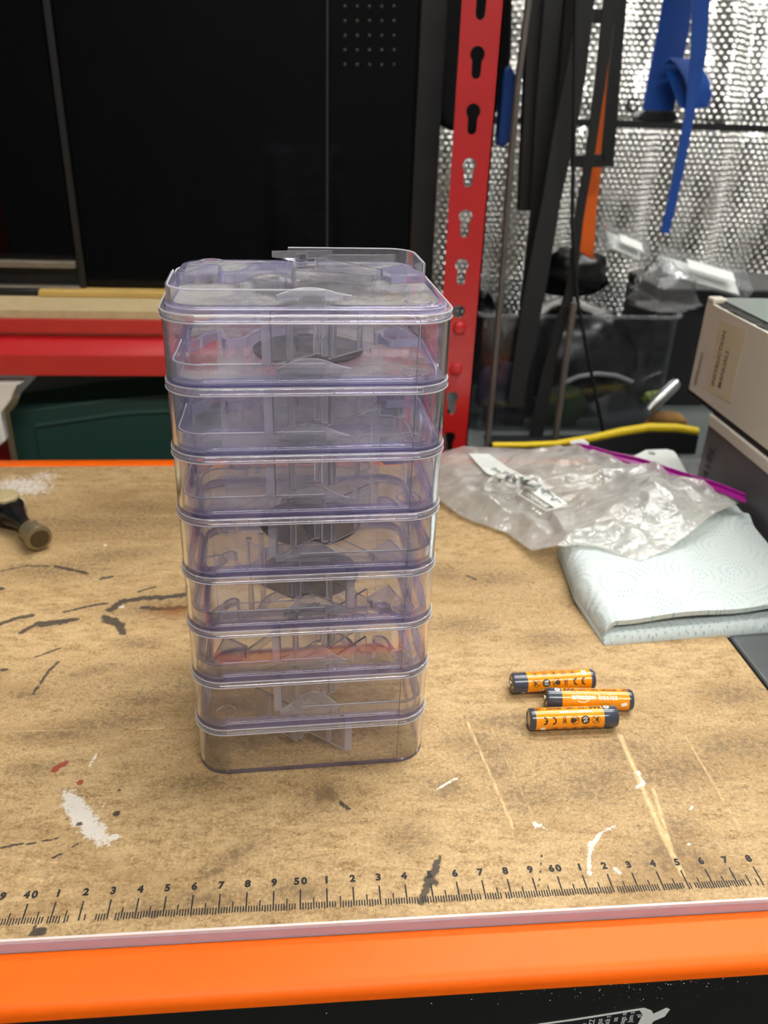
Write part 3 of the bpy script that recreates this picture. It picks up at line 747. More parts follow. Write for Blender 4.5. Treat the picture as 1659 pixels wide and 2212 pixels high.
case_labels = {8: 'topmost clear plastic case of the stack, dusty with its raised rims open to the air',
               7: 'second clear case from the top, whitish dust over its plate',
               6: 'third clear case from the top of the stack, hazy lavender',
               5: 'fourth clear case from the top, above the first one with its rim on the right',
               4: 'fifth clear case from the top, its post and rim on the right',
               3: 'third clear case from the bottom, corner ring on its right',
               2: 'second clear case from the bottom, standing on the lowest one',
               1: 'lowest clear case, standing directly on the stained worktop'}
cache = {}
for j in range(1, 9):
    mir = j in (4, 1)
    root = thing('stacking_case', case_labels[j], 'case', (TX, TY, 0.0003 + (j - 1) * TP), TYAW, 'clear plastic cases in one tall stack')
    pm = 'sheet_dusty' if j in (8, 7) else ('sheet_haze' if j > 3 else 'sheet')
    for k, (nm, mb, m) in enumerate(case_parts(mir) if mir not in cache else cache[mir]):
        m = {'PLATE': pm, 'BACK': 'sheet_back_dusty' if j == 8 else ('sheet_back' if j > 3 else 'sheet')}.get(m, m)
        key = (mir, k, m)
        if mir not in cache or key not in cache:
            o = mb.build(nm, M[m], root, smooth=40)
            cache[key] = o.data
        else:
            link(nm, cache[key], root)
    if mir not in cache: cache[mir] = case_parts(mir)
    if j in (7, 4, 3):  # dark discs put in where three plates show a dark reflection
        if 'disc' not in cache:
            mb = MB(); mb.lathe([(.0215, PT + .0001), (.0215, PT + .0007)], 40, lambda p: (p[0] + .001, p[1] - .0115, p[2])); cache['disc'] = mb.build('reflection_disc', M['smoke'], root).data
            root.children[-1]['label'] = 'dark round disc imitating a dark reflection'
        else: link('reflection_disc', cache['disc'], root)['label'] = 'dark round disc imitating a dark reflection'

# ------------------------------------------------------------------ batteries
BR, BL = 0.00525, 0.0437
def wrap(vs, fs, s, ang, R):
    """flat lettering (x along the cell, y up) onto the cylinder at angle ang (degrees), start s along the axis"""
    bm = bmesh.new(); V = [bm.verts.new(v) for v in vs]
    for f in fs:
        try: bm.faces.new([V[i] for i in f])
        except ValueError: pass
    for y in np.arange(-0.003, 0.0031, 0.0005):
        bmesh.ops.bisect_plane(bm, geom=bm.verts[:] + bm.edges[:] + bm.faces[:], plane_co=(0, y, 0), plane_no=(0, 1, 0), dist=1e-7)
    bm.verts.index_update()
    a0 = math.radians(ang)
    out = [(s + v.co.x, -R * math.cos(a0 + v.co.y / R), R * math.sin(a0 + v.co.y / R)) for v in bm.verts]
    ff = [tuple(v.index for v in f.verts) for f in bm.faces]
    bm.free()
    return out, ff
def ring2d(cx, cy, r0, r1, n=22, a0=0, a1=2 * PI):
    t = np.linspace(a0, a1, n + 1); vs = []; fs = []
    for a in t: vs += [(cx + r0 * math.cos(a), cy + r0 * math.sin(a), 0), (cx + r1 * math.cos(a), cy + r1 * math.sin(a), 0)]
    for i in range(n): fs.append((2 * i, 2 * i + 1, 2 * i + 3, 2 * i + 2))
    return vs, fs
def bar2d(x0, y0, x1, y1, w):
    d = Vector((x1 - x0, y1 - y0)).normalized(); nn = Vector((-d.y, d.x)) * w / 2
    return [(x0 + nn.x, y0 + nn.y, 0), (x0 - nn.x, y0 - nn.y, 0), (x1 - nn.x, y1 - nn.y, 0), (x1 + nn.x, y1 + nn.y, 0)], [(0, 1, 2, 3)]
def battery_prints(roll):
    dark, white = MB(), MB(); R = BR + 0.00006
    def put(mb, g, s, ang, up=0.0): vs, fs = wrap([(x, y + 0, 0) for x, y, _ in g[0]], g[1], s, ang + roll, R + up); mb.add(vs, fs)
    put(white, text_mesh('amazon', 0.0038, 0.00010, 'LEFT'), 0.0124, 0)
    put(white, text_mesh('basics', 0.0041, 0.00002, 'LEFT'), 0.0255, 0)
    put(white, ring2d(0, 0.0024, 0.0037, 0.0041, 14, PI * 1.28, PI * 1.80), 0.0178, -12)
    put(dark, text_mesh('AAA', 0.0030, 0.00018, 'LEFT'), 0.0086, 47)
    put(dark, text_mesh('LR03 • AM4 • MN2400  1.5V', 0.0021, 0.00007, 'LEFT'), 0.0156, 47)
    put(white, ring2d(0, 0, 0, 0.00135, 18), 0.0058, 47); put(dark, bar2d(-.0008, 0, .0008, 0, .0004), 0.0058, 47, .00003); put(dark, bar2d(0, -.0008, 0, .0008, .0004), 0.0058, 47, .00003)
    put(dark, ring2d(0, 0, .0009, .0014, 14, -PI * .6, PI * .6), 0.0400, 47); put(dark, bar2d(-.0012, 0, .0006, 0, .0005), 0.0400, 47)
    put(white, text_mesh('ALKALINE • ALCALINE', 0.0016, 0.00003, 'LEFT'), 0.0135, 74)
    put(white, bar2d(-.0016, -.0002, .0012, .0006, .0018), 0.0385, -40)
    # row of marks: ringed cross-out, black disc, recycling faces, crossed bin, C E
    A = 119
    put(dark, ring2d(0, 0, .00185, .0021), 0.0120, A); put(dark, bar2d(-.0008, -.0012, -.0008, .0012, .0007), 0.0120, A); put(dark, bar2d(-.0006, .0, .0010, .0011, .0004), 0.0120, A); put(dark, bar2d(-.0006, .0, .0010, -.0011, .0004), 0.0120, A); put(dark, bar2d(-.0014, .0013, .0013, -.0014, .0003), 0.0120, A)
    put(dark, ring2d(0, 0, 0, .0021), 0.0172, A)
    put(white, bar2d(-.0010, -.0009, .0010, .0009, .0003), 0.0172, A, .00003); put(white, bar2d(-.0011, .0004, .0008, .0012, .0003), 0.0172, A, .00003); put(white, bar2d(-.0003, -.0013, .0012, -.0005, .0003), 0.0172, A, .00003)
    put(dark, ring2d(0, 0, .0018, .0021, 24), 0.0224, A); put(dark, ring2d(.0006, 0, 0, .00125), 0.0224, A); put(dark, ring2d(-.0009, -.0004, .0003, .0007, 10), 0.0224, A)
    put(dark, bar2d(-.0009, -.0013, .0011, .0014, .0003), 0.0274, A); put(dark, bar2d(-.0011, .0014, .0009, -.0013, .0003), 0.0274, A); put(dark, bar2d(-.0008, .0009, .0008, .0009, .0003), 0.0274, A); put(dark, bar2d(-.0007, .0009, -.0005, -.0011, .0003), 0.0274, A); put(dark, bar2d(.0007, .0009, .0005, -.0011, .0003), 0.0274, A); put(dark, bar2d(-.0006, -.0016, .0006, -.0016, .0004), 0.0274, A)
    put(dark, ring2d(.0006, 0, .0012, .0020, 14, PI * .5, PI * 1.5), 0.0326, A); put(dark, ring2d(.0006, 0, .0012, .0020, 14, PI * .5, PI * 1.5), 0.0368, A); put(dark, bar2d(-.0010, 0, .0002, 0, .0005), 0.0368, A)
    for k in range(5):
        s = 0.0120 + k * 0.0049
        put(dark, ring2d(0, 0, .0016, .00185), s, 178); put(dark, bar2d(-.0008, -.0006, .0008, -.0006, .0008), s, 178); put(dark, bar2d(-.0007, .0004, .0006, .0008 if k % 2 else .0002, .0006), s, 178)
    put(white, bar2d(-.0012, 0, .0012, 0, .0026), 0.0375, 170)
    return dark, white
def battery(label, axis_a, axis_b, roll, flip):
    a, b = Vector(axis_a), Vector(axis_b); d = (b - a).normalized()
    mid = (a + b) / 2; rz = math.atan2(d.y, d.x) + (PI if flip else 0)
    root = thing('battery', label, 'battery', (mid.x, mid.y, 0.0003), rz, 'loose batteries beside the stack')
    O = lambda mb: (setattr(mb, 'v', [(x - BL / 2, y, z + BR) for x, y, z in mb.v]), mb)[1]
    ax = lambda p: (p[2], p[0], p[1])
    O(MB().lathe([(BR, 0.0078), (BR, 0.0410)], 48, ax)).build('sleeve', M['battery_orange'], root)
    O(MB().lathe([(.0030, .0007), (.0040, .0003), (.0049, .0006), (BR, .0013), (BR, .0078)], 48, ax)).build('positive_collar', M['battery_grey'], root)
    O(MB().lathe([(.0030, .0009), (.0030, .0006), (.0019, .0004), (.0019, -.0004), (.0015, -.0007)], 32, ax)).build('positive_terminal', M['nickel'], root)
    O(MB().lathe([(BR, .0410), (BR, .0426), (.0048, .0434), (.0036, .0437), (.0034, .0432)], 48, ax)).build('negative_collar', M['battery_grey'], root)
    O(MB().lathe([(.0035, .0431), (.0033, .0434), (.0010, .0435)], 32, ax)).build('negative_terminal', M['nickel'], root)
    dk, wt = battery_prints(roll)
    O(dk).build('dark_print', M['print_dark'], root, smooth=0)
    O(wt).build('white_print', M['print_white'], root, smooth=0)
    return root
battery('rear one of three orange batteries, showing two rows of round symbols', (.1057, .1113, 0), (.1498, .1128, 0), 31 - 119, False)
battery('middle orange and grey battery with the white maker lettering facing forward', (.1203, .0990, 0), (.1639, .0957, 0), 50, False)
battery('nearest orange and grey battery, lying the other way round with upside-down print', (.1081, .0841, 0), (.1523, .0843, 0), 33, True)

# ------------------------------------------------------------------ paper towel
def coons(top, right, bottom, left, nu, nv):
    """top/bottom run left to right, left/right run top to bottom"""
    def ev(pl, t):
        L = [0]
        for a, b in zip(pl, pl[1:]): L.append(L[-1] + (Vector(b) - Vector(a)).length)
        s = t * L[-1]
        for i in range(len(pl) - 1):
            if s <= L[i + 1] + 1e-12:
                k = (s - L[i]) / max(L[i + 1] - L[i], 1e-9); return Vector(pl[i]).lerp(Vector(pl[i + 1]), k)
        return Vector(pl[-1])
    P00, P10, P01, P11 = (Vector(top[0]), Vector(top[-1]), Vector(bottom[0]), Vector(bottom[-1]))
    g = []
    for j in range(nv + 1):
        v = j / nv; r = []
        for i in range(nu + 1):
            u = i / nu
            r.append(ev(top, u) * (1 - v) + ev(bottom, u) * v + ev(left, v) * (1 - u) + ev(right, v) * u
                     - (P00 * (1 - u) * (1 - v) + P10 * u * (1 - v) + P01 * (1 - u) * v + P11 * u * v))
        g.append(r)
    return g
FL = at(1305, 1395, z=0.0); FR = Vector((0.296, 0.160, 0))
towel = thing('paper_towel', 'folded white paper towel with faint blue dotted rings beside the plastic bag', 'paper towel', ((FL.x + FR.x) / 2, 0.2, 0.0))
TO = Vector(((FL.x + FR.x) / 2, 0.2, 0))
BLt = at(1205, 1190, z=0.004); BRt = Vector((0.300, 0.282, 0.004)); LM = at(1240, 1290, z=0.004)
def towel_sheet(h, inset_front, amp, seed, droop=0.0):
    top = [BLt, (BLt + BRt) / 2, BRt]; bot = [FL + Vector((.0, inset_front, 0)), (FL + FR) / 2 + Vector((0, inset_front, 0)), FR + Vector((0, inset_front, 0))]
    g = coons(top, [BRt, (BRt + FR) / 2, FR + Vector((0, inset_front, 0))], bot, [BLt, LM, FL + Vector((0, inset_front, 0))], 44, 44)
    rows = []
    for j, r in enumerate(g):
        v = j / 44; row = []
        for i, p in enumerate(r):
            u = i / 44
            edge = min(1, u / .05) ** 0.5 * (min(1, (1 - v) / .03) ** 0.5 if inset_front == 0 else 1)
            z = h * (0.30 + 0.70 * edge) * (1 + 0.35 * u) + amp * noise.noise((p.x * 22 + seed, p.y * 22, seed)) * edge
            z += 0.0040 * math.exp(-((v - 0.14 - 0.10 * u) / .05) ** 2) * max(0, u - .35) * 1.5
            row.append(p - TO + Vector((0, 0, max(z, 0.0012))))
        rows.append(row)
    return rows
def slab(rows, th):
    mb = MB(); n = len(rows[0]); low = [[p - Vector((0, 0, th)) for p in r] for r in rows]
    mb.rings(rows, closed_u=False); mb.rings([r[::-1] for r in low], closed_u=False)
    per = [r[0] for r in rows] + rows[-1][1:] + [r[-1] for r in rows[-2::-1]] + rows[0][-2:0:-1]
    pl = [p - Vector((0, 0, th)) for p in per]
    mb.rings([per, pl])
    return mb
slab(towel_sheet(0.0052, 0.0, 0.0006, 1.0), 0.0035).build('lower_fold', M['towel'], towel, smooth=60, weld=True)
slab(towel_sheet(0.0140, 0.0045, 0.0034, 4.0), 0.0030).build('upper_fold', M['towel'], towel, smooth=60, weld=True)
slab(towel_sheet(0.0095, 0.012, 0.0010, 9.0), 0.0030).build('middle_fold', M['towel'], towel, smooth=60, weld=True)

# ------------------------------------------------------------------ freezer bag
def A3(px, py, z): return at(px, py, z=z)
zA, zB = A3(1242, 972, .016), A3(1606, 1083, .0345)
bagO = Vector((0.19, 0.31, 0.0))
bag = thing('freezer_bag', 'crumpled clear freezer bag with a purple zip lying behind the paper towel', 'plastic bag', bagO)
top = [zA, A3(1330, 992, .022), A3(1460, 1030, .030), zB]
left = [zA, A3(1190, 974, .010), A3(1100, 970, .010), A3(1000, 966, .012), A3(935, 985, .010)]
bottom = [A3(935, 985, .010), A3(945, 1078, .006), A3(1000, 1118, .003), A3(1095, 1152, .003), A3(1148, 1190, .006), A3(1200, 1180, .018), A3(1290, 1186, .0195), A3(1380, 1214, .0215)]
right = [zB, A3(1545, 1108, .034), A3(1490, 1152, .028), A3(1440, 1190, .0235), A3(1380, 1214, .0215)]
def bag_grid(sgn, amp, seed):
    g = coons(top, right, bottom, left, 130, 100); rows = []
    for j, r in enumerate(g):
        v = j / 100; row = []
        for i, p in enumerate(r):
            u = i / 130; e = min(1, min(u, 1 - u, v, 1 - v) / .10)
            q = Vector((p.x * 15, p.y * 15, seed))
            h = amp * e * (1.3 + 0.9 * noise.noise(q) - 1.5 * abs(noise.noise(q * 1.7)) - 0.9 * abs(noise.noise(q * 3.9 + Vector((7, 3, 0)))))
            h += sgn * 0 + 0.0015 * noise.noise(q * 5) * e
            if sgn > 0: h += 0.007 * e * math.exp(-((u - .46 + .30 * (v - .5)) / .035) ** 2) + 0.004 * e * math.exp(-((u - .25 - .2 * v) / .05) ** 2) + 0.010 * e * math.exp(-((u - .80) / .14) ** 2 - ((v - .45) / .3) ** 2)
            z = p.z + h
            floor_z = 0.0008
            if p.x > 0.169 and p.y < 0.275: floor_z = max(floor_z, 0.0205)
            row.append(Vector((p.x, p.y, max(z, floor_z) + (0.0008 if sgn > 0 else 0))) - bagO)
        rows.append(row)
    return rows
mb = MB(); mb.rings(bag_grid(1, 0.0065, 3.0), closed_u=False); mb.build('upper_film', M['bag'], bag, smooth=80)
mb = MB(); mb.rings(bag_grid(-1, 0.0012, 8.0), closed_u=False); mb.build('lower_film', M['bag'], bag, smooth=80)
zp = [Vector(p) for p in top]; zpts = []
for i in range(3):
    for k in range(6): zpts.append(zp[i].lerp(zp[i + 1], k / 6))
zpts.append(zp[-1])
zpts = [p + Vector((0, 0, .0034 + .0006 * math.sin(i * .9))) for i, p in enumerate(zpts)]
side = Vector((-0.35, -0.9, 0)).normalized()
mb = MB(); mb.ribbon([p - bagO for p in zpts], [p + side * .0105 * min(1, .35 + i / 9) - bagO for i, p in enumerate(zpts)], .0008, (0, 0, 1)); mb.build('zip_band', M['purple'], bag)
mb = MB(); mb.tube([p + Vector((0, 0, .0014)) - bagO for p in zpts], .0013, 8); mb.build('zip_ridge', M['purple'], bag)
mb = MB(); mb.tube([zpts[0] + Vector((-.004, .002, .002)) - bagO, zpts[0] + Vector((.005, -.001, .004)) - bagO, zpts[0] + Vector((.010, -.001, .002)) - bagO], [.0015, .0028, .0012], 8)
mb.build('zip_slider', M['white_plate'], bag)
# write-on panel, frame with lettering, scribble: flat print on the film, lifted to the film's height
ug = bag_grid(1, 0.0065, 3.0)
flat = [p + bagO for r in ug for p in r]
def film_z(x, y):
    best = min(flat, key=lambda p: (p.x - x) ** 2 + (p.y - y) ** 2); return best.z
def on_film(px, py, lift=.0010):
    q = at(px, py, z=.012)
    for _ in range(5): q = at(px, py, z=film_z(q.x, q.y) + lift)
    return q - bagO
def film_strip(L, R, lift, name, m, n=12, w=7):
    rows = []
    for i in range(len(L) - 1):
        for k in range(n + (i == len(L) - 2)):
            a = [L[i][c] + (L[i + 1][c] - L[i][c]) * k / n for c in (0, 1)]; b = [R[i][c] + (R[i + 1][c] - R[i][c]) * k / n for c in (0, 1)]
            rows.append([on_film(a[0] + (b[0] - a[0]) * q / w, a[1] + (b[1] - a[1]) * q / w, lift) for q in range(w + 1)])
    mb = MB(); mb.rings(rows, closed_u=False); return mb.build(name, m, bag, smooth=80)
film_strip([(1012, 980), (1050, 1022), (1130, 1052), (1200, 1098)], [(1056, 980), (1098, 1010), (1168, 1046), (1226, 1088)], .0020, 'write_on_panel', M['label_white'])
scr = [(1070, 1012), (1082, 1020), (1078, 1028), (1092, 1018), (1100, 1024), (1094, 1036), (1108, 1026), (1116, 1040), (1126, 1030), (1124, 1046), (1138, 1040), (1142, 1054), (1152, 1046), (1156, 1060), (1166, 1050), (1170, 1066), (1182, 1058), (1186, 1064), (1196, 1072), (1190, 1080), (1204, 1078), (1212, 1086)]
def film_line(pts, r, name, m):
    mb = MB(); P = []
    for a, b in zip(pts, pts[1:]):
        for k in range(3): P.append(on_film(a[0] + (b[0] - a[0]) * k / 3, a[1] + (b[1] - a[1]) * k / 3, .0028))
    P.append(on_film(*pts[-1], .0028)); mb.tube(P, r, 5); return mb.build(name, m, bag)
film_line(scr, .00028, 'handwriting', plain('blue_black_biro', (46, 56, 84), 0.6))
film_line([(1134, 1053), (1120, 1067), (1180, 1103), (1226, 1092)], .00050, 'printed_frame', M['label_white'])
mb = MB(); vs, fs = text_mesh('STORAGE', 0.0052, 0.0001)
c0, cx_, cy_ = on_film(1160, 1080, .0026), (on_film(1182, 1094, .0014) - on_film(1138, 1066, .0014)), None
ex = cx_.normalized(); ey = Vector((-ex.y, ex.x, 0)).normalized() 
mb.add([c0 + ex * x * 1.0 + ey * y for x, y, _ in vs], fs); mb.build('printed_word', M['label_white'], bag, smooth=0)
for px, py in ((1152, 1099), (1160, 1105), (1166, 1109)):
    q = on_film(px, py, .0026); mb = MB(); mb.lathe([(.0011, 0), (.0011, .0002)], 10, lambda p, q=q: (p[0] + q.x, p[1] + q.y, p[2] + q.z)); mb.build('printed_dot', M['label_white'], bag)

# ------------------------------------------------------------------ hammer
hf = at(86, 1164, z=.0095); hd = (at(0, 1086, z=.0115) - hf).normalized(); HS = .74
ham = thing('hammer', 'black hammer head with a worn steel face at the left edge of the bench', 'hammer', (hf.x, hf.y, 0.0))
def along(prof, mp=None, n=28):
    q = hd.orthogonal().normalized(); w = hd.cross(q); o = Vector((0, 0, hf.z)); mb = MB()
    mb.lathe([(r * HS, z * HS) for r, z in prof], n, lambda p: o + hd * p[2] + q * p[0] + w * p[1]); return mb
along([(.0085, 0.0), (.0112, .0008), (.0118, .003), (.0116, .005), (.0098, .0056), (.0096, .0200), (.0085, .0215)]).build('poll', M['hammer_steel'], ham)
along([(.0082, -.0004), (.0086, .0003)]).build('striking_face', M['hammer_face'], ham)
along([(.0085, .0215), (.0068, .026), (.0066, .034), (.0085, .044), (.0112, .052), (.0120, .060)]).build('neck', M['hammer_black'], ham)
e = hd * 0.070 * HS; mb = MB()
mb.rings([[Vector((0, 0, hf.z)) + hd * s * HS + Vector((-hd.y, hd.x, 0)).normalized() * a * .0125 * k * HS + Vector((0, 0, 1)) * b * .0115 * k * HS for a, b in ((-1, -.7), (-.7, -1), (.7, -1), (1, -.7), (1, .7), (.7, 1), (-.7, 1), (-1, .7))] for s, k in ((.056, .9), (.060, 1), (.084, 1), (.090, .85))], cap=True)
mb.build('eye_block', M['hammer_black'], ham)
c = Vector((0, 0, hf.z)) + e; w = Vector((-hd.y, hd.x, 0)).normalized()
mb = MB(); mb.tube([c - w * .0110, c + w * .02, c + w * .10, c + w * .26], [.0066, .0068, .0080, .0088], 14); mb.build('handle', M['ash_wood'], ham)
mb = MB(); mb.lathe([(.0094, -.004), (.0094, .0012), (.0080, .0026), (.0020, .0030)], 20, lambda p: c + Vector((p[0], p[1], p[2] + .0085))); mb.build('handle_end', M['ash_wood'], ham)
along([(.0110, .090), (.0090, .098), (.0100, .104), (.0085, .112), (.0040, .117)]).build('pein', M['hammer_steel'], ham)

# ------------------------------------------------------------------ shelving rack behind the bench
RY = 0.48
rack = thing('shelving_rack', 'red boltless shelving rack with keyhole uprights behind the bench', 'shelf', (0, RY, FLOOR))
def rp(mb, name, m, **k):
    mb.v = [(x, y - RY, zz - FLOOR) for x, y, zz in mb.v]; return mb.build(name, m, rack, **k)
def keyhole(z, x):
    pts = [(x + .0056 * math.cos(a), z + .0056 * math.sin(a)) for a in np.linspace(-PI * .27, PI * 1.27, 14)]
    pts += [(x - .0036 + .0036 * math.cos(a) + 0.0 - 0.0, z - .0135 + .0036 * math.sin(a)) for a in np.linspace(PI, PI * 1.5, 4)]
    pts = pts[:14] + [(x + .0036 * math.cos(a), z - .0128 + .0036 * math.sin(a)) for a in np.linspace(PI, PI * 2, 7)]
    return pts
def upright(xa, xb, xh, name):
    ks = [.2989 + .0384 * k for k in range(-11, 12) if k not in (-6, -5)]
    vs, fs = plate_holes([(xa, FLOOR + .001), (xb, FLOOR + .001), (xb, 0.80), (xa, 0.80)], [keyhole(z, xh) for z in ks] + [circ(xh, .2989 - .0384 * 5, .0056)], 0.0014, lambda c: (c.x, RY + c.z, c.y))
    mb = MB().add(vs, fs)
    mb.box(xb - .0014, xb, RY, RY + .032, FLOOR + .001, .80)
    return rp(mb, name, M['red_paint'], smooth=0)
upright(.1193, .1508, .1336, 'upright')
upright(-.300, -.2685, -.2843, 'upright')
for px, py in ((993, 709), (985, 798)):
    q = at(px, py, y=RY); mb = MB(); mb.lathe([(.0060, 0), (.0052, .0022), (.0030, .0032), (.0005, .0034)], 16, lambda p, q=q: (q.x + p[0], RY - p[2], q.z + p[1])); rp(mb, 'rivet', M['red_paint'])
bp = [(.474, .0975), (.474, .0868), (.4785, .0855), (.4785, .0835), (.4605, .0740), (.4592, .0722), (.4592, .0555), (.4605, .0545), (.478, .0545), (.478, .0500), (.500, .0500), (.500, .0975)]
mb = MB(); mb.rings([[(x, y, z) for y, z in bp] for x in (-.30, .118)], cap=True); rp(mb, 'beam', M['red_paint'], smooth=30)
rp(MB().box(-.40, .118, .4785, .86, .0977, .1040), 'shelf_deck', M['chipboard'])
rp(MB().box(-.40, .150, .4830, .86, -.112, -.100), 'lower_shelf_deck', M['chipboard'])
tag(rp(MB().box(-.30, .118, .4830, .50, -.135, -.1125), 'lower_beam', M['red_paint']))

# black glossy cabinet on the rack
CY = 0.54
cab = thing('cabinet', 'glossy black cabinet with tall doors on the red shelving', 'cabinet', (-0.05, CY, .1095))
CO = Vector((-0.05, CY, .1095))
def cp(mb, name, m, **k):
    mb.v = [tuple(Vector(v) - CO) for v in mb.v]; return mb.build(name, m, cab, **k)
cx = lambda px, py=300: at(px, py, y=CY).x
xl, xm, xr, xe = cx(165, 560), cx(707, 300), cx(892, 300), at(950, 280, y=CY).x
cp(MB().box(-.36, xe, CY + .006, .84, .1095, .62), 'body', M['black_dull'])
for a, b, nm in ((xl + .007, xm - .0006, 'door'), (xm + .0006, xr, 'door')):
    bevel(cp(MB().box(a, b, CY, CY + .006, .1115, .61), nm, M['black_gloss']), .0006)
bevel(cp(MB().box(xr + .0012, xe, CY - .003, CY + .006, .1095, .62), 'side_frame', M['black_dull']), .001)
bevel(cp(MB().box(xl, xl + .006, CY - .002, CY + .006, .1095, .62), 'door_frame', M['black_dull']), .001)
cp(MB().box(xm - .00055, xm + .00055, CY + .0005, CY + .004, .1115, .61), 'door_seam', M['dark_seam'])
bevel(cp(MB().box(-.36, xl - .0012, CY + .001, CY + .006, .137, .61), 'side_panel', M['black_gloss']), .0006)
z1_, z2_ = at(80, 570, y=CY).z, at(80, 624, y=CY).z  # heights of two plain grey bars across the left panel
bevel(cp(MB().box(-.36, xl - .001, CY - .004, CY + .006, z1_ - .003, z1_ + .0026), 'level_bar', M['grey_bar']), .0008)
bevel(cp(MB().box(-.36, xl + .001, CY - .004, CY + .006, z2_ - .0030, z2_ + .0030), 'level_bar', M['grey_bar']), .0008)
stud = None
for i in range(5):
    for j in range(5):
        q = at(745 + 26.5 * i, 14 + 31.5 * j, y=CY) - CO
        if stud is None:
            mb = MB(); mb.lathe([(.0014, 0), (.0012, .0006), (.0004, .0010)], 10, lambda p: (p[0], -p[2], p[1])); stud = mb.build('vent_stud', plain('grey_stud', (44, 46, 48), .35), cab, loc=q)
        else:
            o = copy_part(stud, cab); o.location = q
bevel(tag(MB().box(cx(95, 648), .10, .526, .565, .1041, .1094).build('plank', M['pine']), 'narrow pine plank wedged under the black cabinet', 'plank'), .001)
bevel(tag(MB().box(-.265, cx(90, 645), .530, .60, .1041, .1094).build('support_block', M['black_dull']), 'black block under the left corner of the black cabinet', 'block'), .001)

# green tool case below the beam
gc = thing('tool_case', 'dark green plastic tool case under the red shelf beam', 'tool case', (-0.15, .50, -.0998))
GO = Vector((-0.15, .50, -.0998))
def gp(mb, name, m, **k):
    mb.v = [tuple(Vector(v) - GO) for v in mb.v]; return mb.build(name, m, gc, **k)
a0, a1, a2 = at(18, 890, y=.50), at(230, 862, y=.50), at(400, 850, y=.50)
f0, f1, f2 = at(75, 922, y=.497), at(270, 894, y=.497), at(400, 888, y=.497)
xw = .10
pz = [(a0.x, a0.z - .10), (a0.x, a0.z), (a1.x, a1.z), (a2.x, a2.z), (xw, a2.z + .001), (xw, a0.z - .10)]
pz = [(x, max(z, -.0997)) for x, z in pz]
mb = MB(); mb.prism(pz, .50, .70, mp=lambda p: (p[0], p[2], p[1])); bevel(gp(mb, 'shell', M['green_case'], smooth=0), .002)
top_l = [(a0.x + .004, a0.z), (a1.x, a1.z), (a2.x, a2.z), (xw - .004, a2.z + .001)]
mb = MB(); mb.rings([[(x, .504, z - .0005), (x + .002, .522, z + .010), (x + .002, .690, z + .010), (x, .696, z - .0005)] for x, z in top_l], cap=True); gp(mb, 'lid', M['green_case'], smooth=20)
rid = [(f0.x, f0.z), (f1.x, f1.z), (f2.x, f2.z), (xw - .01, f2.z)]
mb = MB(); mb.rings([[(x, .4995, z + .0022), (x, .4970, z - .0004), (x, .4995, z - .0010)] for x, z in rid], cap=True); gp(mb, 'front_ridge', M['green_case'], smooth=20)
mb = MB(); mb.rings([[(x, .4995, z + .0012), (x, .4978, z), (x, .4995, z - .0012)] for x, z in [(f0.x - .0012 + 0.0024 * k, (f0.z - .002) * (1 - k) + (-.09) * k) for k in (0, 1)]], cap=True); gp(mb, 'front_panel_edge', M['green_case'])
# white hook
hk = [(-30, 818), (58, 818), (45, 826), (36, 842), (32, 856), (22, 870), (11, 884), (11, 898), (16, 925), (20, 944), (6, 956), (-6, 900), (-30, 880)]
hp = [at(*p, y=.472) for p in hk]
mb = MB(); mb.prism([(q.x, q.z) for q in hp], .462, .474, mp=lambda p: (p[0], p[2], p[1]))
bevel(tag(mb.build('bracket', M['white_enamel'], smooth=0), 'white enamelled bracket hanging under the red beam at the left', 'bracket'), .002)

# ------------------------------------------------------------------ side table, binders, perforated shelf
tb = thing('side_table', 'dark grey painted steel table top right of the bench', 'table', (.62, .2, FLOOR))
def tp(mb, name, m, **k):
    mb.v = [(x - .62, y - .2, zz - FLOOR) for x, y, zz in mb.v]; return mb.build(name, m, tb, **k)
bevel(tp(MB().box(.2445, 1.0, .012, .412, -.016, -.0004), 'table_top', M['steel_table']), .0015)
for x in (.30, .95):
    for y in (.04, .38): tp(MB().box(x - .02, x + .02, y - .02, y + .02, FLOOR + .001, -.016), 'leg', M['black_metal'])
BX = 0.306
def spine_text(mb, body, size, p, bold=0.0, shear=0.0, sx=1.0):
    """lettering that reads upward on a face looking toward -x"""
    vs, fs = text_mesh(body, size, bold, 'LEFT', shear)
    mb.add([(BX - .0004, p.y + y, p.z + x * sx) for x, y, _ in vs], fs)
lb = thing('binder', 'grey binder lying under the cream one, hand lettered on its spine', 'binder', (.44, .2, 0), group='binders stacked on the side table')
def lbp(mb, name, m, **k):
    mb.v = [(x - .44, y - .2, zz) for x, y, zz in mb.v]; return mb.build(name, m, lb, **k)
lbp(MB().box(BX, .57, .030, .3455, .0080, .0555), 'spine', M['spine_grey'])
bevel(lbp(MB().box(BX - .0012, .575, .028, .3470, .0556, .0645), 'top_cover', M['cream_board']), .001)
bevel(lbp(MB().box(BX - .0012, .575, .028, .3440, .0002, .0079), 'bottom_cover', M['cream_board']), .002)
mb = MB(); q = at(1518, 1062, x=BX); e = at(1552, 962, x=BX)
spine_text(mb, 'RAVEL', 0.0125, Vector((BX, .3325, e.z - .0400)), 0.0001, 0.25, 1.0)
lbp(mb, 'handwriting', M['marker'], smooth=0)
ub = thing('binder', 'cream binder with typed title on its spine, lying on top of the grey binder', 'binder', (.44, .23, .0675), group='binders stacked on the side table')
def ubp(mb, name, m, **k):
    mb.v = [(x - .44, y - .23, zz - .0675) for x, y, zz in mb.v]; return mb.build(name, m, ub, **k)
ubp(MB().box(BX, .57, .072, .3885, .0695, .1385), 'spine', M['cream_board'])
bevel(ubp(MB().box(BX + .0006, .578, .070, .3895, .0655, .0694), 'bottom_cover', M['binder_black']), .0006)
